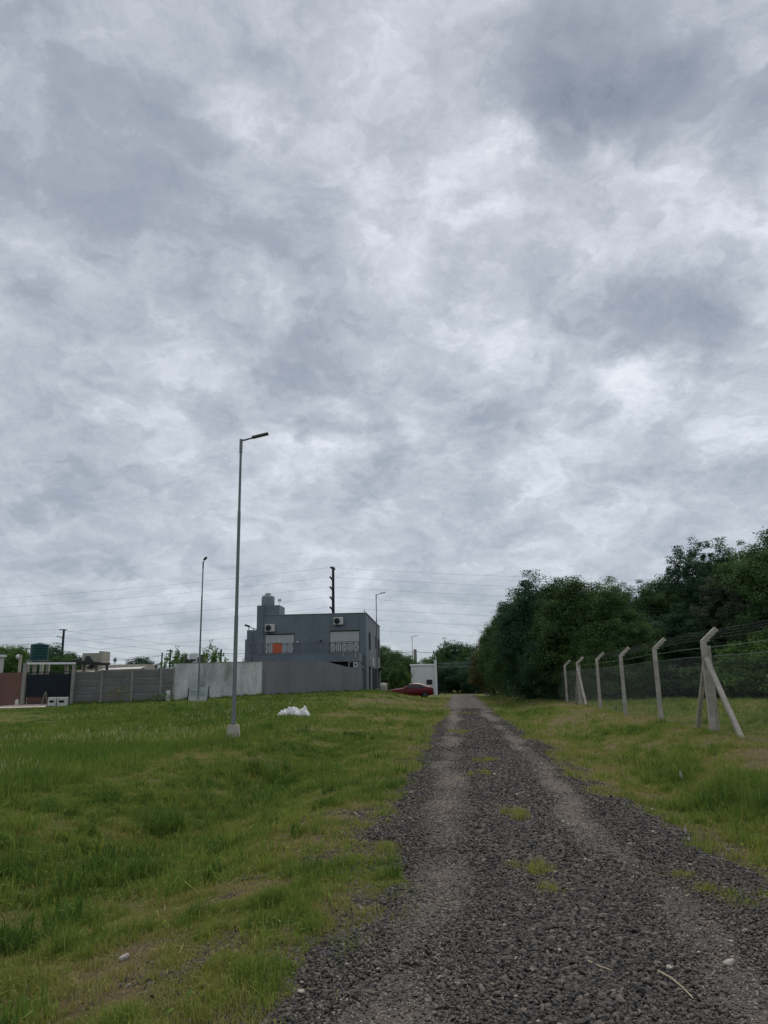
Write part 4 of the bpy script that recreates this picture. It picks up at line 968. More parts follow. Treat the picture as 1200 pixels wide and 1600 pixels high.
# ------------------------------------------------------------------ parked red car (side on, nose to the left)
def car():
    Yc = 76.0; xc_ = at(641, 1080, Yc).x; z0 = at(659, 1091.5, Yc).z+0.07
    t = thing('parked_car', 'dark red saloon car parked behind the grass bank near the gatehouse', 'car', (xc_, Yc, z0), R(4))
    Lc = 4.5
    # stations along x: (x, z bottom, z belt, z roof, half width body, half width roof)
    st = [(-2.25, .42, .62, .64, .62, .58), (-2.18, .28, .70, .74, .76, .66), (-1.9, .24, .80, .84, .84, .70), (-1.3, .22, .88, .93, .88, .70), (-0.85, .22, .93, 0.99, .89, .66),
          (-0.45, .22, .95, 1.22, .89, .62), (-0.05, .22, .96, 1.40, .89, .60), (0.45, .22, .97, 1.46, .89, .59), (0.95, .22, .98, 1.42, .89, .59), (1.35, .22, 1.0, 1.27, .88, .61), (1.75, .24, 1.02, 1.10, .86, .64),
          (2.12, .30, .98, 1.05, .80, .64), (2.25, .42, .80, .86, .70, .60)]
    b = MB(); vs = []
    for (x, zb, zm, zr, w1, w2) in st:
        zs = (zb+zm)/2
        ring = [(w1*.86, zb), (w1, zb+.12), (w1*1.02, zs), (w1*.97, zm), (w2+(w1*.97-w2)*.25, zm+(zr-zm)*.72), (w2*.8, zr-.01*(zr > zm)), (0, zr+.015)]
        full = ring+[(-a, z) for a, z in ring[-2::-1]]
        vs += [(x, y, z) for y, z in full]
    n = 13; fs = []
    for i in range(len(st)-1):
        for k in range(n-1): fs.append((i*n+k, i*n+k+1, (i+1)*n+k+1, (i+1)*n+k))
        fs.append((i*n+n-1, i*n, (i+1)*n, (i+1)*n+n-1))
    fs.append(tuple(range(n-1, -1, -1))); fs.append(tuple((len(st)-1)*n+k for k in range(n)))
    b.add(vs, fs, True); body = b.build('body', M_red, t)
    for sy in (-1, 1):
        g = MB()
        def yw(z): return sy*(0.875-0.22*max(0, (z-0.98))/0.45)
        for poly in ([(-0.62, 1.0), (0.28, 1.01), (0.28, 1.375), (0.02, 1.35), (-0.25, 1.24)], [(0.36, 1.01), (1.15, 1.03), (1.52, 1.06), (1.20, 1.24), (0.92, 1.34), (0.36, 1.375)]):
            vs = [(x, yw(z)+sy*0.012, z) for x, z in poly]; g.add(vs+[(x, y-sy*0.03, z) for x, y, z in vs], [tuple(range(len(poly))) if sy < 0 else tuple(range(len(poly)-1, -1, -1))]+[(i, (i+1) % len(poly), len(poly)+(i+1) % len(poly), len(poly)+i) for i in range(len(poly))])
        g.build('side_window', M_glass, body)
        for wx in (-1.38, 1.36):
            wh = MB(); 
            prof = [(0.21, -0.11), (0.30, -0.11), (0.325, -0.07), (0.325, 0.07), (0.30, 0.11), (0.21, 0.11)]
            wh.lathe((0, 0, 0), prof+[prof[0]], 24)
            wh.v = [(wx+a, sy*0.80+c, 0.325+b_) for a, b_, c in wh.v]; tyre = wh.build('wheel', M_tyre, t)
            rm = MB(); rm.lathe((0, 0, 0), [(0.0, 0.10), (0.05, 0.11), (0.06, 0.09), (0.18, 0.08), (0.21, 0.10), (0.21, -.1)], 20)
            for q in range(5): a_ = q*2*PI/5; rm.beam((0.04*math.cos(a_), 0.04*math.sin(a_), .10), (0.2*math.cos(a_), 0.2*math.sin(a_), .10), 0.05, 0.03)
            rm.v = [(wx+a, sy*(0.80+c), 0.325+b_) for a, b_, c in rm.v]; rm.build('rim', M_rim, tyre)
        l = MB(); l.box((2.15, sy*0.62, 0.86), (0.16, 0.30, 0.14), bev=.03); l.build('tail_light', M_lampred, t)
        l = MB(); l.box((-2.13, sy*0.60, 0.66), (0.16, 0.28, 0.12), bev=.03); l.build('headlight', M_lampw, t)
        mr = MB(); mr.box((-0.55, sy*0.98, 1.02), (0.12, 0.18, 0.12), bev=.03); mr.build('mirror', M_red, t)
    ws = MB(); vs = [(-0.83, -.6, 1.02), (-0.83, .6, 1.02), (-0.16, .5, 1.385), (-0.16, -.5, 1.385)]; ws.add(vs+[(x+.02, y, z-.03) for x, y, z in vs], [(0, 3, 2, 1), (0, 1, 5, 4), (1, 2, 6, 5), (2, 3, 7, 6), (3, 0, 4, 7)]); ws.build('windscreen', M_glass, body)
    bp_ = MB(); bp_.box((2.2, 0, 0.45), (0.16, 1.5, 0.28), bev=.05); bp_.build('rear_bumper', M_frame, t)
    return t
car()

# rubble mound and tarpaulin behind the car
mp = at(607, 1070, 88)
t = thing('rubble_heap', 'beige heap of earth and rubble left of the gatehouse, behind the red car', 'rubble heap', (mp.x, 88, 0.4), 0)
X, Y = np.meshgrid(np.linspace(-1.6, 1.6, 40), np.linspace(-1.4, 1.4, 30))
Z = 1.55*np.clip(1-(X/1.6)**4, 0, 1)*np.clip(1-(Y/1.4)**2, 0, 1)*(0.75+0.5*fbm(X, Y, 0.8, 4, 4))-0.4
link_mesh('heap', grid_mesh('heap', None, None, lambda a, c: Z, pts=(X, Y)), mat('rubble', (0.34, 0.30, 0.25), var=0.35, scale=3, bump=.6, bscale=8), t)
t = thing('concrete_block', 'pale concrete pillar stub beside the side wall of the grey house', 'pillar', (at(598, 1075, 80).x, 80, h1(at(598, 1075, 80).x, 80)), 0)
b = MB(); b.bb(-.28, .28, -.2, .2, -.4, 1.15, bev=.03); b.build('block', M_offwhite, t)

# ------------------------------------------------------------------ buildings behind the panel fence
def box_building(name, label, px0, px1, pyt, pyb, Y, depth, m_):
    a = at(px0, pyb, Y); c = at(px1, pyb, Y); zt_ = at((px0+px1)/2, pyt, Y).z
    t = thing(name, label, 'building', (a.x, Y, 0.4), 0); return t, c.x-a.x, zt_-0.4
t, w, h = box_building('rooftop_block', 'beige flat roofed block with a vent hood behind the carport', 127, 169.5, 1019.5, 1050, 78, 5, M_beige)
b = MB(); b.bb(0, w*0.62, 0, 2.2, -0.4, h-0.05); b.bb(w*0.62+.004, w*0.76, -0.12, 2.0, -0.4, h+0.12); b.build('wall', M_beige, t)
b = MB(); b.box((w*.22, -.35, h-1.15), (0.75, 0.6, 0.5), bev=.08); b.build('vent_hood', M_white, t)
b = MB(); b.box((w*.24, -.25, h-0.62), (0.6, 0.4, 0.5), taper=.6); b.box((w*.36, -.3, h-1.2), (0.25, 0.4, 0.9)); b.box((w*.50, -.2, h-1.3), (0.5, 0.3, 0.3), bev=.05); b.build('duct', M_dark, t)
t, w, h = box_building('low_building', 'low white roofed building seen over the panel fence', 110, 222, 1040, 1055, 70, 9, M_roofw)
z2 = at(165, 1046, 70).z-0.4
b = MB(); b.bb(0.5, w, 0.1, 4.0, -0.4, z2); b.build('wall', M_beige, t)
b = MB(); x_ = at(165, 1040, 70).x-t.location.x; x2_ = at(193, 1040, 70).x-t.location.x
b.bb(x_, x2_, 1.0, 4, z2, at(180, 1038, 70).z-0.4); b.bb(x2_+.01, w-.1, 0.8, 4, z2, at(205, 1037.5, 70).z-0.4); b.build('parapet', M_beige, t)
b = MB(); vs = [(0.3, -0.6, z2-.45), (w*.5, -.6, z2-.02), (w, -.6, z2+.02), (w, .9, z2+.25), (w*.5, .9, z2+.15), (0.3, .9, z2-.25)]
b.add(vs+[(x, y, z-.06) for x, y, z in vs], [(0, 1, 4, 5), (1, 2, 3, 4), (11, 10, 7, 6), (10, 9, 8, 7), (0, 6, 7, 1), (1, 7, 8, 2), (2, 8, 9, 3), (3, 9, 10, 4), (4, 10, 11, 5), (5, 11, 6, 0)]); b.build('roof_sheet', M_roofw, t)
d0 = at(176, 1036, 70)
t = thing('satellite_dish', 'small grey satellite dish on the low white roofed building', 'satellite dish', (d0.x-0.5, 70.9+1, at(177, 1038.5, 71.9).z), R(30))
b = MB(); b.tube([(0, 0, -0.1), (0, 0, 0.35)], 0.03, 6); b.build('mast', M_galv, t)
b = MB(); b.lathe((0, 0, 0), [(0.001, 0), (0.08, 0.01), (0.16, 0.04), (0.22, 0.08)], 18); b.v = [(a*0.8, -c-.03, .42+b_) for a, b_, c in b.v]; b.build('dish', M_galv, t)
gr = at(308, 1036, 60)
t = thing('barbecue_chimney', 'white masonry barbecue with chimney rising behind the plaster wall', 'barbecue', (gr.x, 60, 0.5), 0)
za = lambda px, py: at(px, py, 60).z-0.5
xa = lambda px: at(px, 1030, 60).x-gr.x
b = MB(); b.bb(xa(295.5), xa(308), 0, 0.9, -0.3, za(300, 1021)); b.bb(xa(308)+.004, xa(321), 0.1, 0.9, -.3, za(315, 1026)); b.build('masonry', M_white, t)
b = MB(); b.bb(xa(297), xa(306), -0.03, -.003, za(301, 1032.5), za(301, 1030)); b.bb(xa(312), xa(321.5), -0.02, 0.95, za(316, 1026)+.004, za(316, 1023.4)); b.build('hood', M_dark, t)
b = MB(); b.bb(xa(308)+.02, xa(321)-.02, 0.06, 0.097, za(315, 1036), za(315, 1027.5)); b.build('brick_front', M_rust, t)

# ------------------------------------------------------------------ poles and power lines
def upole(px, pyt, Y, label, r=0.09, name='utility_pole', arm=0.0, m_=M_dark, cat='pole'):
    p = at(px, pyt, Y); t = thing(name, label, cat, (p.x, Y, 0.3), 0)
    b = MB(); b.tube([(0, 0, -0.5), (0, 0, p.z-0.3)], [r*1.2, r], 10); b.build('shaft', m_, t)
    if arm: b = MB(); b.beam((-arm, 0, p.z-0.42), (arm*0.5, 0, p.z-0.42), 0.09); b.build('crossarm', m_, t)
    return Vector((p.x, Y, p.z))
u1 = upole(253.5, 1019.5, 62, 'thin dark post behind the right part of the panel fence, without crossarm', 0.06)
u2 = upole(266.5, 1014.8, 70, 'dark utility pole with short crossarm behind the join of fence and plaster wall', 0.08, arm=0.35)
u3 = upole(345.5, 1014.5, 64, 'dark post behind the plaster wall between bush and nearest lamp', 0.075)
u4 = upole(648.5, 1014.5, 104, 'thick pale concrete utility pole directly above the white gatehouse roof', 0.22, m_=M_conc)
u5 = upole(42, 1012, 95, 'thin cross shaped pole among trees left of the green tank', 0.07, arm=0.9)

def pylon(px, pyt, Y, label, n, armlen, azm, r, gap):
    p = at(px, pyt, Y); t = thing('power_pylon', label, 'pylon', (p.x, Y, 0), azm, 'tubular steel power pylons')
    b = MB(); b.tube([(0, 0, -0.5), (0, 0, p.z)], [r*1.6, r], 14); b.build('shaft', M_dark, t)
    tips = []
    for i in range(n):
        z = p.z-0.2-gap*i; s_ = armlen if i else armlen*0.7
        b = MB(); b.beam((0, 0, z-0.55 if i else z), (-s_, 0, z), 0.20 if i else 0.3); b.tube([(-s_, 0, z+.1), (-s_, 0, z-.25)], 0.09, 6)
        if i == 0: b.beam((0, 0, z-.1), (s_*0.7, 0, z-0.1), 0.3)
        b.build('crossarm', M_dark, t)
        tips.append(Matrix.Rotation(azm, 3, 'Z') @ Vector((-s_, 0, 0)) + Vector((p.x, Y, z)))
    return tips
tips1 = pylon(520.5, 886, 130, 'tall dark power pylon rising behind the roof of the grey house', 7, 1.5, R(73), 0.22, 1.75)
tips2 = pylon(100, 983, 245, 'distant power pylon behind the trees left of the beige block', 5, 2.1, R(0), 0.34, 2.1)
def wire(name, a, c, sag, r, label, group):
    b = MB(); n = 28; pts = []
    for i in range(n+1):
        u = i/n; p = a.lerp(c, u); pts.append((p.x, p.y, p.z-4*sag*u*(1-u)))
    b.tube(pts, r, 5, smooth=True); o = b.build(name, M_wire); tag(o, label, 'power line', group); return o
gl = 'high voltage wires across the sky'
ORD = ['topmost', 'second from top', 'third from top', 'fourth from top', 'fifth from top', 'sixth from top', 'lowest']
for i, tp in enumerate(tips1):
    wire('power_line', tp, Vector((tp.x-175, tp.y+22, tp.z-0.5)), 3.6, 0.012, ORD[i]+' wire spanning left from the tall pylon behind the house', gl)
    wire('power_line', tp, Vector((tp.x+170, tp.y-2, tp.z-1.2)), 3.4, 0.012, ORD[i]+' wire spanning right from the tall pylon to the trees', gl)
ORD[4] = 'lowest'
for i, tp in enumerate(tips2):
    wire('power_line', tp, Vector((tp.x+200, tp.y+90, tp.z+2)), 9, 0.028, ORD[i]+' faint wire sloping right from the distant pylon', gl)
    wire('power_line', tp, Vector((tp.x-120, tp.y-90, tp.z+3)), 3, 0.026, ORD[i]+' faint wire from the distant pylon to the left edge', gl)
wire('service_wire', u2+Vector((0, 0, -.4)), at(150, 1030, 75), 0.25, 0.018, 'low service wire from the utility pole down to the white roofs', None)
wire('service_wire', u2+Vector((0, 0, -.4)), u3+Vector((0, 0, -.3)), 0.15, 0.018, 'low service wire between the two dark poles above the plaster wall', None)
wire('service_wire', u3+Vector((0, 0, -.3)), at(392, 1020, 66.5), 0.1, 0.018, 'low service wire running from the dark post to the grey house', None)
wire('service_wire', at(594, 1017, 82), u4+Vector((0, 0, -.3)), 0.15, 0.03, 'low service wire from the grey house to the pale concrete pole', None)
wire('service_wire', u4+Vector((0, 0, -.3)), at(700, 1018, 122), 0.2, 0.03, 'low service wire from the pale concrete pole into the trees', None)
# ------------------------------------------------------------------ trees
rng = np.random.default_rng(21)
def leaf_mesh(name, W, Ht, z0, nclump, nleaf, lsize, seed, lump=0.35, skirt=0.0, spiky=0.0, clsize=0.42):
    """crown: leaf clumps scattered through a lumpy volume W wide, from z0 to Ht; each leaf is a small folded quad"""
    r = np.random.default_rng(seed)
    n = nclump
    th = r.uniform(0, 2*PI, n); u = r.uniform(-1, 1, n)
    ph = np.arccos(u); f = r.uniform(0.2, 1, n)**0.36
    lf = 1+lump*(2*fbm(th*1.3+seed, u*2.2, 1.0, seed, 3)-1)*1.5
    rad = f*lf
    cx = np.sin(ph)*np.cos(th)*rad; cy = np.sin(ph)*np.sin(th)*rad; cz = np.cos(ph)*rad
    # fuller below, narrower on top
    k = 1.0-0.20*np.clip(cz, -1, 1)+skirt*np.clip(-cz, 0, 1)
    hc = (Ht-z0)/2
    P = np.stack([cx*W/2*k, cy*W/2*k, z0+hc+cz*hc*0.93], -1)
    out = np.stack([cx, cy, cz*0.8+0.15], -1); out /= np.linalg.norm(out, axis=1)[:, None]+1e-6
    cs = clsize*r.uniform(0.6, 1.5, n)
    m = nleaf
    off = np.clip(r.normal(0, 1, (n, m, 3)), -1.35, 1.35)*cs[:, None, None]*np.array([0.6, 0.6, 0.42])
    if spiky:
        off[..., 2] = np.abs(off[..., 2])*(1+spiky); off[..., :2] *= 0.6
    L0 = (P[:, None, :]+off).reshape(-1, 3); N = n*m
    nrm = np.repeat(out, m, 0)*0.7+r.normal(0, 0.75, (N, 3))+np.array([0, 0, 0.35]); nrm /= np.linalg.norm(nrm, axis=1)[:, None]
    ax = np.cross(nrm, r.normal(0, 1, (N, 3))); ax /= np.linalg.norm(ax, axis=1)[:, None]+1e-9; ay = np.cross(nrm, ax)
    s_ = lsize*r.uniform(0.6, 1.35, N)[:, None]
    V = np.stack([L0-ax*s_*0.5, L0+ay*s_*0.26-nrm*s_*0.05, L0+ax*s_*0.5, L0-ay*s_*0.26-nrm*s_*0.05], 1)
    V[..., 2] = np.maximum(V[..., 2], 0.02)
    tint = np.repeat(np.clip(r.normal(0.45, 0.2, n), 0, 1), m)+r.normal(0, 0.16, N)
    # leaf tint gets lighter towards the top of each clump, darker below
    tint = tint+np.clip(off.reshape(-1, 3)[:, 2]/0.5, -0.5, 1)*0.10
    return np_mesh(name, V.reshape(-1, 3), np.arange(N*4), np.full(N, 4), {'tint': np.repeat(np.clip(tint, 0, 1), 4)}), P
def trunk_mesh(name, Ht, P, seed, r0=0.16, nl=9):
    r = random.Random(seed); b = MB(); top = Ht*0.72
    pts = [(0, 0, -0.3)]; x = y = 0
    for i in range(1, 7): x += r.uniform(-.12, .12); y += r.uniform(-.12, .12); pts.append((x, y, top*i/6))
    b.tube(pts, [r0*(1.25-0.17*i) for i in range(7)], 9)
    for i in range(nl):
        q = P[r.randrange(len(P))]; a = pts[r.randint(1, 4)]; q = (q[0]*.85, q[1]*.85, max(q[2], a[2]+0.3))
        mid = ((a[0]+q[0])*.45, (a[1]+q[1])*.45, (a[2]+q[2])/2+.15); b.tube([a, mid, q], [r0*.5, r0*.32, r0*.1], 6)
    me = bpy.data.meshes.new(name); me.from_pydata(b.v, [], b.f); me.polygons.foreach_set('use_smooth', b.sm); me.update(); return me
def leafmat(name, ramp, orand=0.15): return mat(name, (0, 0, 0), rough=0.85, var=0.15, attr='tint', ramp=ramp, trans=0.25, spec=0.08, objrand=orand)
LM = {
 'dark': leafmat('dark_leaves', [(0, (0.035, 0.068, 0.031)), (0.5, (0.063, 0.121, 0.044)), (0.85, (0.125, 0.209, 0.068)), (1, (0.199, 0.283, 0.102))]),
 'mid': leafmat('mid_green_leaves', [(0, (0.045, 0.095, 0.031)), (0.5, (0.087, 0.166, 0.047)), (0.85, (0.165, 0.265, 0.077)), (1, (0.243, 0.340, 0.111))]),
 'brown': leafmat('bronze_leaves', [(0, (0.062, 0.056, 0.028)), (0.5, (0.121, 0.109, 0.046)), (0.85, (0.178, 0.163, 0.070)), (1, (0.248, 0.202, 0.093))]),
 'grey': leafmat('grey_green_leaves', [(0, (0.053, 0.071, 0.046)), (0.5, (0.090, 0.118, 0.078)), (0.85, (0.139, 0.171, 0.116)), (1, (0.186, 0.225, 0.155))]),
 'bluish': leafmat('blue_green_leaves', [(0, (0.025, 0.056, 0.034)), (0.5, (0.045, 0.099, 0.055)), (0.85, (0.087, 0.161, 0.086)), (1, (0.139, 0.227, 0.120))]),
}
PROTO = {}
def proto(key, **k):
    me, P = leaf_mesh('crown_'+key, **k); PROTO[key] = (me, trunk_mesh('trunk_'+key, k['Ht'], P, k['seed'], 0.10+0.012*k['Ht']), k['Ht'], k['W'])
proto('row_a', W=5.2, Ht=8, z0=0.15, nclump=760, nleaf=140, lsize=0.115, seed=1, skirt=0.10, lump=0.28)
proto('row_b', W=5.2, Ht=8, z0=0.2, nclump=760, nleaf=140, lsize=0.112, seed=2, skirt=0.05, lump=0.34)
proto('tall_a', W=6.5, Ht=10, z0=0.3, nclump=900, nleaf=130, lsize=0.125, seed=3, lump=0.36)
proto('tall_b', W=6.5, Ht=10, z0=0.3, nclump=900, nleaf=130, lsize=0.122, seed=4, lump=0.4, clsize=0.5)
proto('spire', W=6.0, Ht=10, z0=0.3, nclump=900, nleaf=120, lsize=0.122, seed=6, lump=0.42, spiky=0.7)
proto('bush', W=4.0, Ht=3.2, z0=0.0, nclump=380, nleaf=60, lsize=0.13, seed=5, lump=0.35, clsize=0.30)
proto('far', W=5.0, Ht=6, z0=0.1, nclump=380, nleaf=90, lsize=0.18, seed=8, lump=0.4, clsize=0.5)
proto('wispy', W=3.2, Ht=3.6, z0=0.3, nclump=130, nleaf=26, lsize=0.16, seed=9, lump=0.5, spiky=1.6, clsize=0.26)
USED = set()
def tree(kind, lm, px, pytop, Y, width, label, group=None, cat='tree', zb=None, rz=None, name=None):
    """pixel-calibrated world placement: crown top height from pytop at distance Y"""
    p = at(px, pytop, Y); me, tm, Ht, W = PROTO[kind]; z = h1(p.x, Y)-0.05 if zb is None else zb
    sz = (p.z-z)/Ht; sx = width/W
    t = thing(name or ('bush' if cat == 'bush' else 'leafy_tree'), label, cat, (p.x, Y, z), rz if rz is not None else random.uniform(0, 2*PI), group)
    key = (kind, lm)
    if key not in MESHES:
        m2 = me.copy(); m2.materials.clear(); m2.materials.append(LM[lm]); MESHES[key] = m2
    c = bpy.data.objects.new('crown', MESHES[key]); C.objects.link(c); c.parent = t
    if not tm.materials: tm.materials.append(M_bark)
    k = bpy.data.objects.new('trunk', tm); C.objects.link(k); k.parent = t
    t.scale = (sx, sx, sz)
    return t
MESHES = {}
g1 = 'trees of the rounded front clump along the wire fence'
tree('row_a', 'dark', 950, 913, 44.5, 4.6, 'right shoulder tree of the front clump, behind the bent fence posts', g1)
tree('row_b', 'dark', 893, 897, 46.5, 6.0, 'highest tree of the front clump, right of its middle', g1)
tree('row_a', 'bluish', 845, 905, 52, 6.2, 'dark tree at the middle of the front clump, beside the highest one', g1)
tree('row_b', 'dark', 818, 928, 59, 5.6, 'tree on the descending left slope of the front clump', g1)
tree('row_a', 'dark', 797, 950, 68, 5.2, 'smaller looking tree low on the left slope of the front clump', g1)
tree('row_b', 'mid', 785, 968, 77, 4.8, 'farthest green tree of the front clump, next to the bronze one', g1)
tree('row_a', 'brown', 768, 984, 84, 4.6, 'bronze tinged tree at the left end of the front clump, over the pale post', g1)
tree('row_b', 'mid', 925, 985, 44.6, 3.8, 'lighter green low tree spilling over the fence at the foot of the front clump', g1)
tree('row_a', 'bluish', 862, 955, 47.5, 3.6, 'dark low tree filling the foot of the front clump left of the first fence post', g1)
g2 = 'trees of the tall dark mass beyond the lawn'
tree('tall_b', 'bluish', 992, 916, 54, 6.0, 'leftmost tree of the tall dark mass, meeting the front clump', g2)
tree('tall_a', 'dark', 1040, 897, 53, 6.5, 'second tree of the tall dark mass, directly above the tallest plain fence post', g2)
tree('spire', 'bluish', 1100, 856, 52, 6.8, 'tall tree with upright leafy spires on top, above the braced fence post', g2)
tree('tall_b', 'dark', 1150, 858, 51, 6.5, 'tree between the spired tree and the tree at the right edge', g2)
tree('tall_a', 'dark', 1215, 822, 46, 8.0, 'highest tree of the dark mass, cut by the right edge of the photo', g2)
tree('spire', 'grey', 1145, 905, 47.5, 5.6, 'grey green tree standing in front of the dark mass near the right edge', g2)
tree('tall_a', 'bluish', 1010, 960, 50.5, 6.0, 'lower dark tree in the shade at the left foot of the dark mass', g2)
tree('tall_b', 'bluish', 1075, 950, 49.5, 6.0, 'lower dark tree in the shade at the middle foot of the dark mass', g2)
g3 = 'shrubs at the lawn edge'
tree('bush', 'mid', 1165, 1010, 42.5, 4.4, 'light green rounded shrub behind the chain link at the right', g3, 'bush')
tree('bush', 'mid', 1215, 985, 41.0, 4.6, 'larger light green shrub cut by the right edge behind the chain link', g3, 'bush')
tree('bush', 'dark', 1100, 1035, 45.0, 4.2, 'dark shrub behind the braced fence post', g3, 'bush')
tree('bush', 'bluish', 1030, 1040, 46.5, 4.6, 'low dark shrub at the far side of the lawn behind the tallest plain post', g3, 'bush')
tree('bush', 'bluish', 965, 1035, 46.0, 4.4, 'low dark shrub between the two tree masses', g3, 'bush')
g4 = 'trees beyond the gate'
tree('far', 'bluish', 712, 1004, 118, 6.4, 'dark round tree beyond the gate, highest behind the gantry', g4)
tree('far', 'dark', 736, 1008, 112, 5.0, 'tree beyond the gate at the right end of the gantry', g4)
tree('far', 'mid', 668, 1028, 135, 6.0, 'low tree just showing over the gatehouse roof', g4)
tree('far', 'bluish', 700, 1035, 108, 4.6, 'dark low tree seen through the gate opening', g4)
tree('far', 'bluish', 730, 1038, 106, 5.0, 'dark low tree right of the gate opening behind the road end', g4)
tree('far', 'bluish', 752, 1020, 101, 5.0, 'dark tree behind the bronze tinged tree', g4)
tree('wispy', 'dark', 691, 1006, 116, 4.5, 'wispy upright sapling at the left of the dark tree beyond the gate', g4)
g5 = 'trees behind the side wall of the house'
tree('far', 'dark', 601, 1010, 100, 4.4, 'tree touching the back corner of the grey house', g5)
tree('far', 'dark', 618, 1018, 97, 4.2, 'middle tree between the grey house and the gatehouse', g5)
tree('far', 'dark', 633, 1024, 101, 3.6, 'tree nearest the left wall of the gatehouse', g5)
tree('bush', 'mid', 622, 1040, 84, 2.6, 'light green bush behind the bonnet of the red car', g5, 'bush')
tree('bush', 'mid', 630, 1052, 86, 1.7, 'small light bush between red car roof and gatehouse', g5, 'bush')
g6 = 'distant trees at the far left'
tree('far', 'mid', 5, 1011, 92, 5.5, 'green tree at the left edge behind the brick wall', g6)
tree('far', 'mid', 25, 1010, 90, 4.4, 'green tree behind the yard lamp globe', g6)
tree('far', 'bluish', 42, 1021, 92, 4.6, 'dark tree left of the green water tank', g6)
tree('far', 'bluish', 81, 1008, 86, 3.4, 'dark tree just right of the green water tank', g6)
tree('far', 'mid', 95, 1026, 80, 4.0, 'lighter low tree above the white carport beam', g6)
tree('far', 'bluish', 112, 1020, 92, 4.4, 'dark tree left of the beige block', g6)
tree('far', 'bluish', 220, 1027, 82, 3.6, 'dark spiky topped bush above the low white roof', g6, 'bush')
tree('wispy', 'mid', 273, 1018, 58, 2.6, 'loose leafy shrub left of the white barbecue', None, 'bush')
tree('bush', 'bluish', 286, 1022, 60, 1.9, 'dense dark shrub touching the white barbecue', None, 'bush')
tree('wispy', 'mid', 334, 1010, 57.5, 2.5, 'shrub with upright bare shoots right of the barbecue', None, 'bush')
tree('wispy', 'dark', 383, 1028, 66, 1.2, 'small bush at the left side of the grey house', None, 'bush')
# sapling in front of the panel fence
def sapling(px, py, Y, h, label, lm):
    p = at(px, py, Y); z = h1(p.x, Y); t = thing('sapling', label, 'plant', (p.x, Y, z), 0)
    me, P = leaf_mesh('leaves', 1.3, h, 0.15, 46, 9, 0.075, 31, clsize=0.12); link_mesh('leaves', me, LM[lm], t)
    b = MB()
    for i in range(9): a = random.uniform(0, 6.28); q = random.uniform(.15, .5); b.tube([(0, 0, -.05), (q*.4*math.cos(a), q*.4*math.sin(a), h*.5), (q*math.cos(a), q*math.sin(a), h*.95)], [.008, .006, .003], 4)
    b.build('stems', M_rust, t)
LM['yellow'] = leafmat('yellow_leaves', [(0, (0.10, 0.11, 0.03)), (0.5, (0.18, 0.18, 0.045)), (1, (0.30, 0.27, 0.07))])
sapling(184, 1093, 46.0, 1.15, 'thin yellow leaved sapling in front of the panel fence', 'yellow')
sapling(252, 1092, 47.6, 0.55, 'low green weed clump at the foot of the plaster wall corner', 'mid')

# ------------------------------------------------------------------ single weeds and tufts one can point at
def weed(px, py, h, nb, wd, spread, label, tint=0.7, lean=0.6, name='grass_tuft', flowers=0, cat='plant', sx=1.0):
    p = ground_at(px, py); t = thing(name, label, cat, p, 0)
    nc = 5; cc = rng.normal(0, spread, (nc, 2)); q = cc[rng.integers(0, nc, nb)]+rng.normal(0, spread*0.42, (nb, 2)); q[:, 0] *= sx; P = np.stack([q[:, 0], q[:, 1], np.array([h1(p.x+a, p.y+c)-p.z for a, c in q])+.01], -1)
    hh = h*rng.uniform(0.45, 1.1, nb)
    link_mesh('blades', blades_mesh('blades', P, hh, wd*rng.uniform(.6, 1.3, nb), np.clip(tint+rng.normal(0, .1, nb), 0, 1), lean=lean), grass_mat, t)
    for i in range(flowers):
        b = MB(); a = random.uniform(0, 6.28); q = random.uniform(.02, .09); x, y = q*math.cos(a), q*math.sin(a); hz_ = h*random.uniform(.8, 1.25)
        b.tube([(x, y, 0), (x*1.3, y*1.3, hz_)], 0.004, 5); s_ = b.build('stem', LMW, t)
        f = MB(); f.lathe((x*1.3, y*1.3, hz_), [(0.004, -0.01), (0.011, 0.0), (0.013, 0.025), (0.008, 0.05), (0.001, 0.075)], 8); f.build('flower', M_stonep, t)
LMW = mat('weed_stem', (0.08, 0.13, 0.03), var=0.2)
weed(815, 1283, 0.15, 260, 0.007, 0.13, 'yellow green tuft growing in the middle of the road, farther of the two big ones', 0.28, sx=0.6)
weed(838, 1372, 0.12, 260, 0.006, 0.13, 'yellow green tuft in the middle of the road, nearer one', 0.28, sx=0.6)
weed(852, 1402, 0.10, 150, 0.005, 0.09, 'sparse low tuft just in front of the nearer road tuft', 0.25, sx=0.6)
weed(757, 1192, 0.10, 260, 0.012, 0.24, 'faint low grass patch on the crown of the road in the middle distance', 0.36, sx=0.6)
weed(757, 1212, 0.09, 190, 0.011, 0.20, 'second faint grass patch on the crown of the road', 0.36, sx=0.6)
weed(728, 1145, 0.11, 220, 0.018, 0.36, 'small grass patch on the far crown of the road', 0.36, sx=0.6)
weed(728, 1116, 0.11, 120, 0.024, 0.40, 'farthest grass patch on the road crown before the gate', 0.40, sx=0.6)
weed(1152, 1402, 0.07, 800, 0.005, 0.15, 'flat patch of grass islanded in the gravel at the right', 0.38)
weed(465, 1308, 0.17, 60, 0.016, 0.05, 'upright broad leaved weed on the left verge, farther of a pair', 0.72, 0.45)
weed(323, 1382, 0.18, 36, 0.022, 0.04, 'light green broad leaved weed low on the left verge', 0.62, 0.5)
weed(592, 1187, 0.26, 46, 0.016, 0.10, 'leafy weed standing near the road edge in the middle distance', 0.85, 0.5)
weed(518, 1240, 0.16, 50, 0.014, 0.07, 'dark little weed left of the road in the middle distance', 0.92, 0.6)
weed(549, 1152, 0.24, 120, 0.020, 0.22, 'dark green clump of rank grass on the far left verge', 0.95, 0.6)
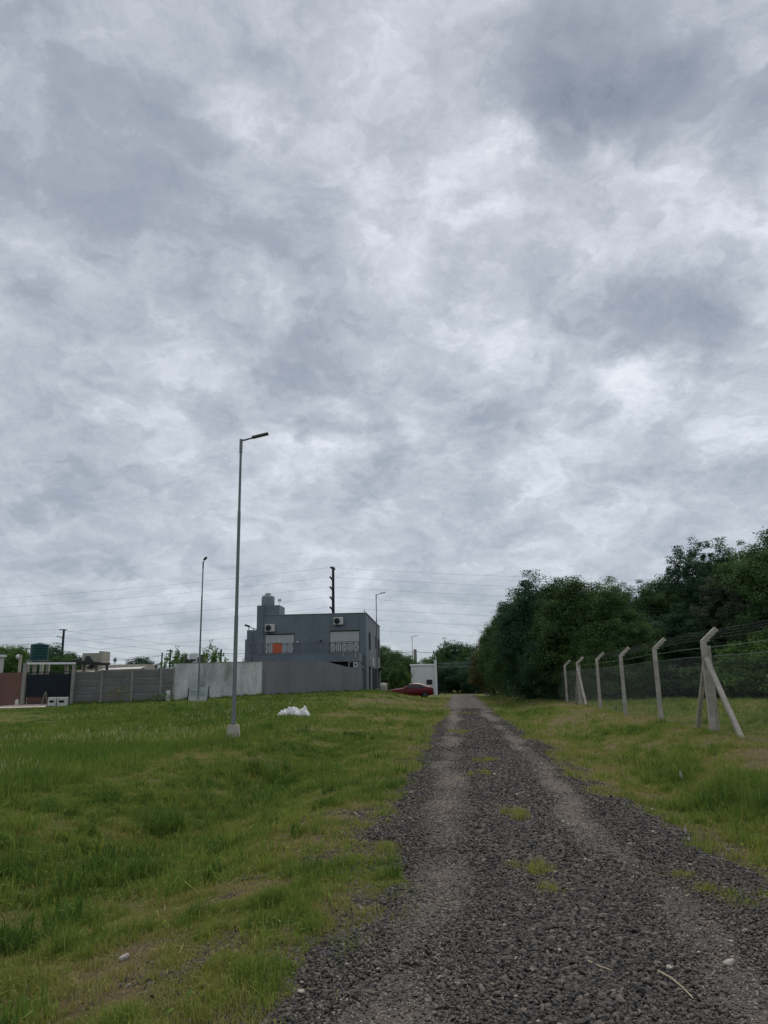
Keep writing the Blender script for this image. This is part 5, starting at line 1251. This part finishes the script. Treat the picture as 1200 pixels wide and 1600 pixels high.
weed(100, 1448, 0.24, 34, 0.034, 0.08, 'big broad leaved dock plant at the lower left', 0.80, 0.55)
weed(20, 1480, 0.24, 120, 0.016, 0.16, 'dense dark tussock at the lower left edge of the photo', 0.9, 0.7)
weed(1064, 1238, 0.20, 70, 0.012, 0.08, 'weed with white flower spikes on the right verge', 0.8, 0.4, flowers=3)
weed(1090, 1330, 0.13, 60, 0.009, 0.10, 'rusty stemmed weed with one white flower at the right road edge', 0.45, 0.4, flowers=1)
weed(1165, 1325, 0.17, 70, 0.012, 0.10, 'bright green weed clump in the lush verge at the right', 0.55, 0.5)
weed(660, 1010+150, 0.10, 60, 0.012, 0.14, 'low tuft on the left road edge in the distance', 0.5)
def stone(px, py, s_, label, m_=None):
    p = ground_at(px, py); me = stones_mesh('stone', np.array([[0, 0, s_*.30]]), np.array([s_*1.2]), np.array([.9]), fine=True); me.materials.append(m_ or M_stonep)
    o = bpy.data.objects.new('stone', me); C.objects.link(o); o.location = p; tag(o, label, 'stone', 'pale stones lying about')
    md = o.modifiers.new('b', 'BEVEL'); md.width = s_*0.12; md.segments = 2
for a in ((1140, 1512, .060, 'largest pale stone on the road at the lower right'), (1017, 1518, .026, 'pale pebble left of the largest stone'), (1036, 1525, .028, 'white pebble between the largest stone and the twig'),
          (1078, 1556, .028, 'white pebble beside the curved twig'), (1100, 1594, .028, 'white pebble at the very bottom of the photo'), (1019, 1268, .05, 'pale stone at the right road edge near the lush grass'),
          (194, 1500, .045, 'pale stone in the grass at the lower left'), (1075, 1316, .045, 'pale stone at the foot of the white flowered weed'), (470, 1555, .04, 'grey stone at the left edge of the gravel')): stone(*a)
def twig(pts, r, label):
    P = [ground_at(*p) for p in pts]; o = P[0].copy(); t = MB(); t.tube([(p.x-o.x, p.y-o.y, p.z-o.z+0.045) for p in P], [r*(1-.12*i) for i in range(len(P))], 6)
    ob = t.build('twig', mat('dry_twig', (0.42, 0.36, 0.24), var=0.2)); ob.location = o; tag(ob, label, 'twig')
twig([(1030, 1533), (1050, 1545), (1068, 1560), (1085, 1578)], 0.0055, 'pale curved dry twig on the gravel at the lower right')
twig([(920, 1517), (938, 1526), (958, 1533)], 0.005, 'short dry twig on the gravel left of the curved one')

ws = []
for (a, c, n_) in ((P0, P1, 60), (P1, P2, 50), (Q0, Q1, 70)):
    for i in range(n_):
        u = random.random(); q = random.uniform(0.05, 0.45); x = a.x+(c.x-a.x)*u; y = a.y+(c.y-a.y)*u-q
        nb = 14; X = x+rng.normal(0, .12, nb); Y = y+rng.normal(0, .06, nb); hh = random.uniform(0.06, 0.30)*rng.uniform(.5, 1.1, nb)
        ws.append((np.stack([X, Y, H(X, Y)], -1), hh, 0.03*rng.uniform(.6, 1.3, nb), np.clip(rng.normal(.75, .15, nb), 0, 1)))
tag(link_mesh('wall_foot_grass', blades_mesh('wall_foot_grass', *[np.concatenate([w[i] for w in ws]) for i in range(4)], lean=.6), grass_mat), kind='stuff', label='rank grass growing against the foot of the boundary walls', cat='grass')
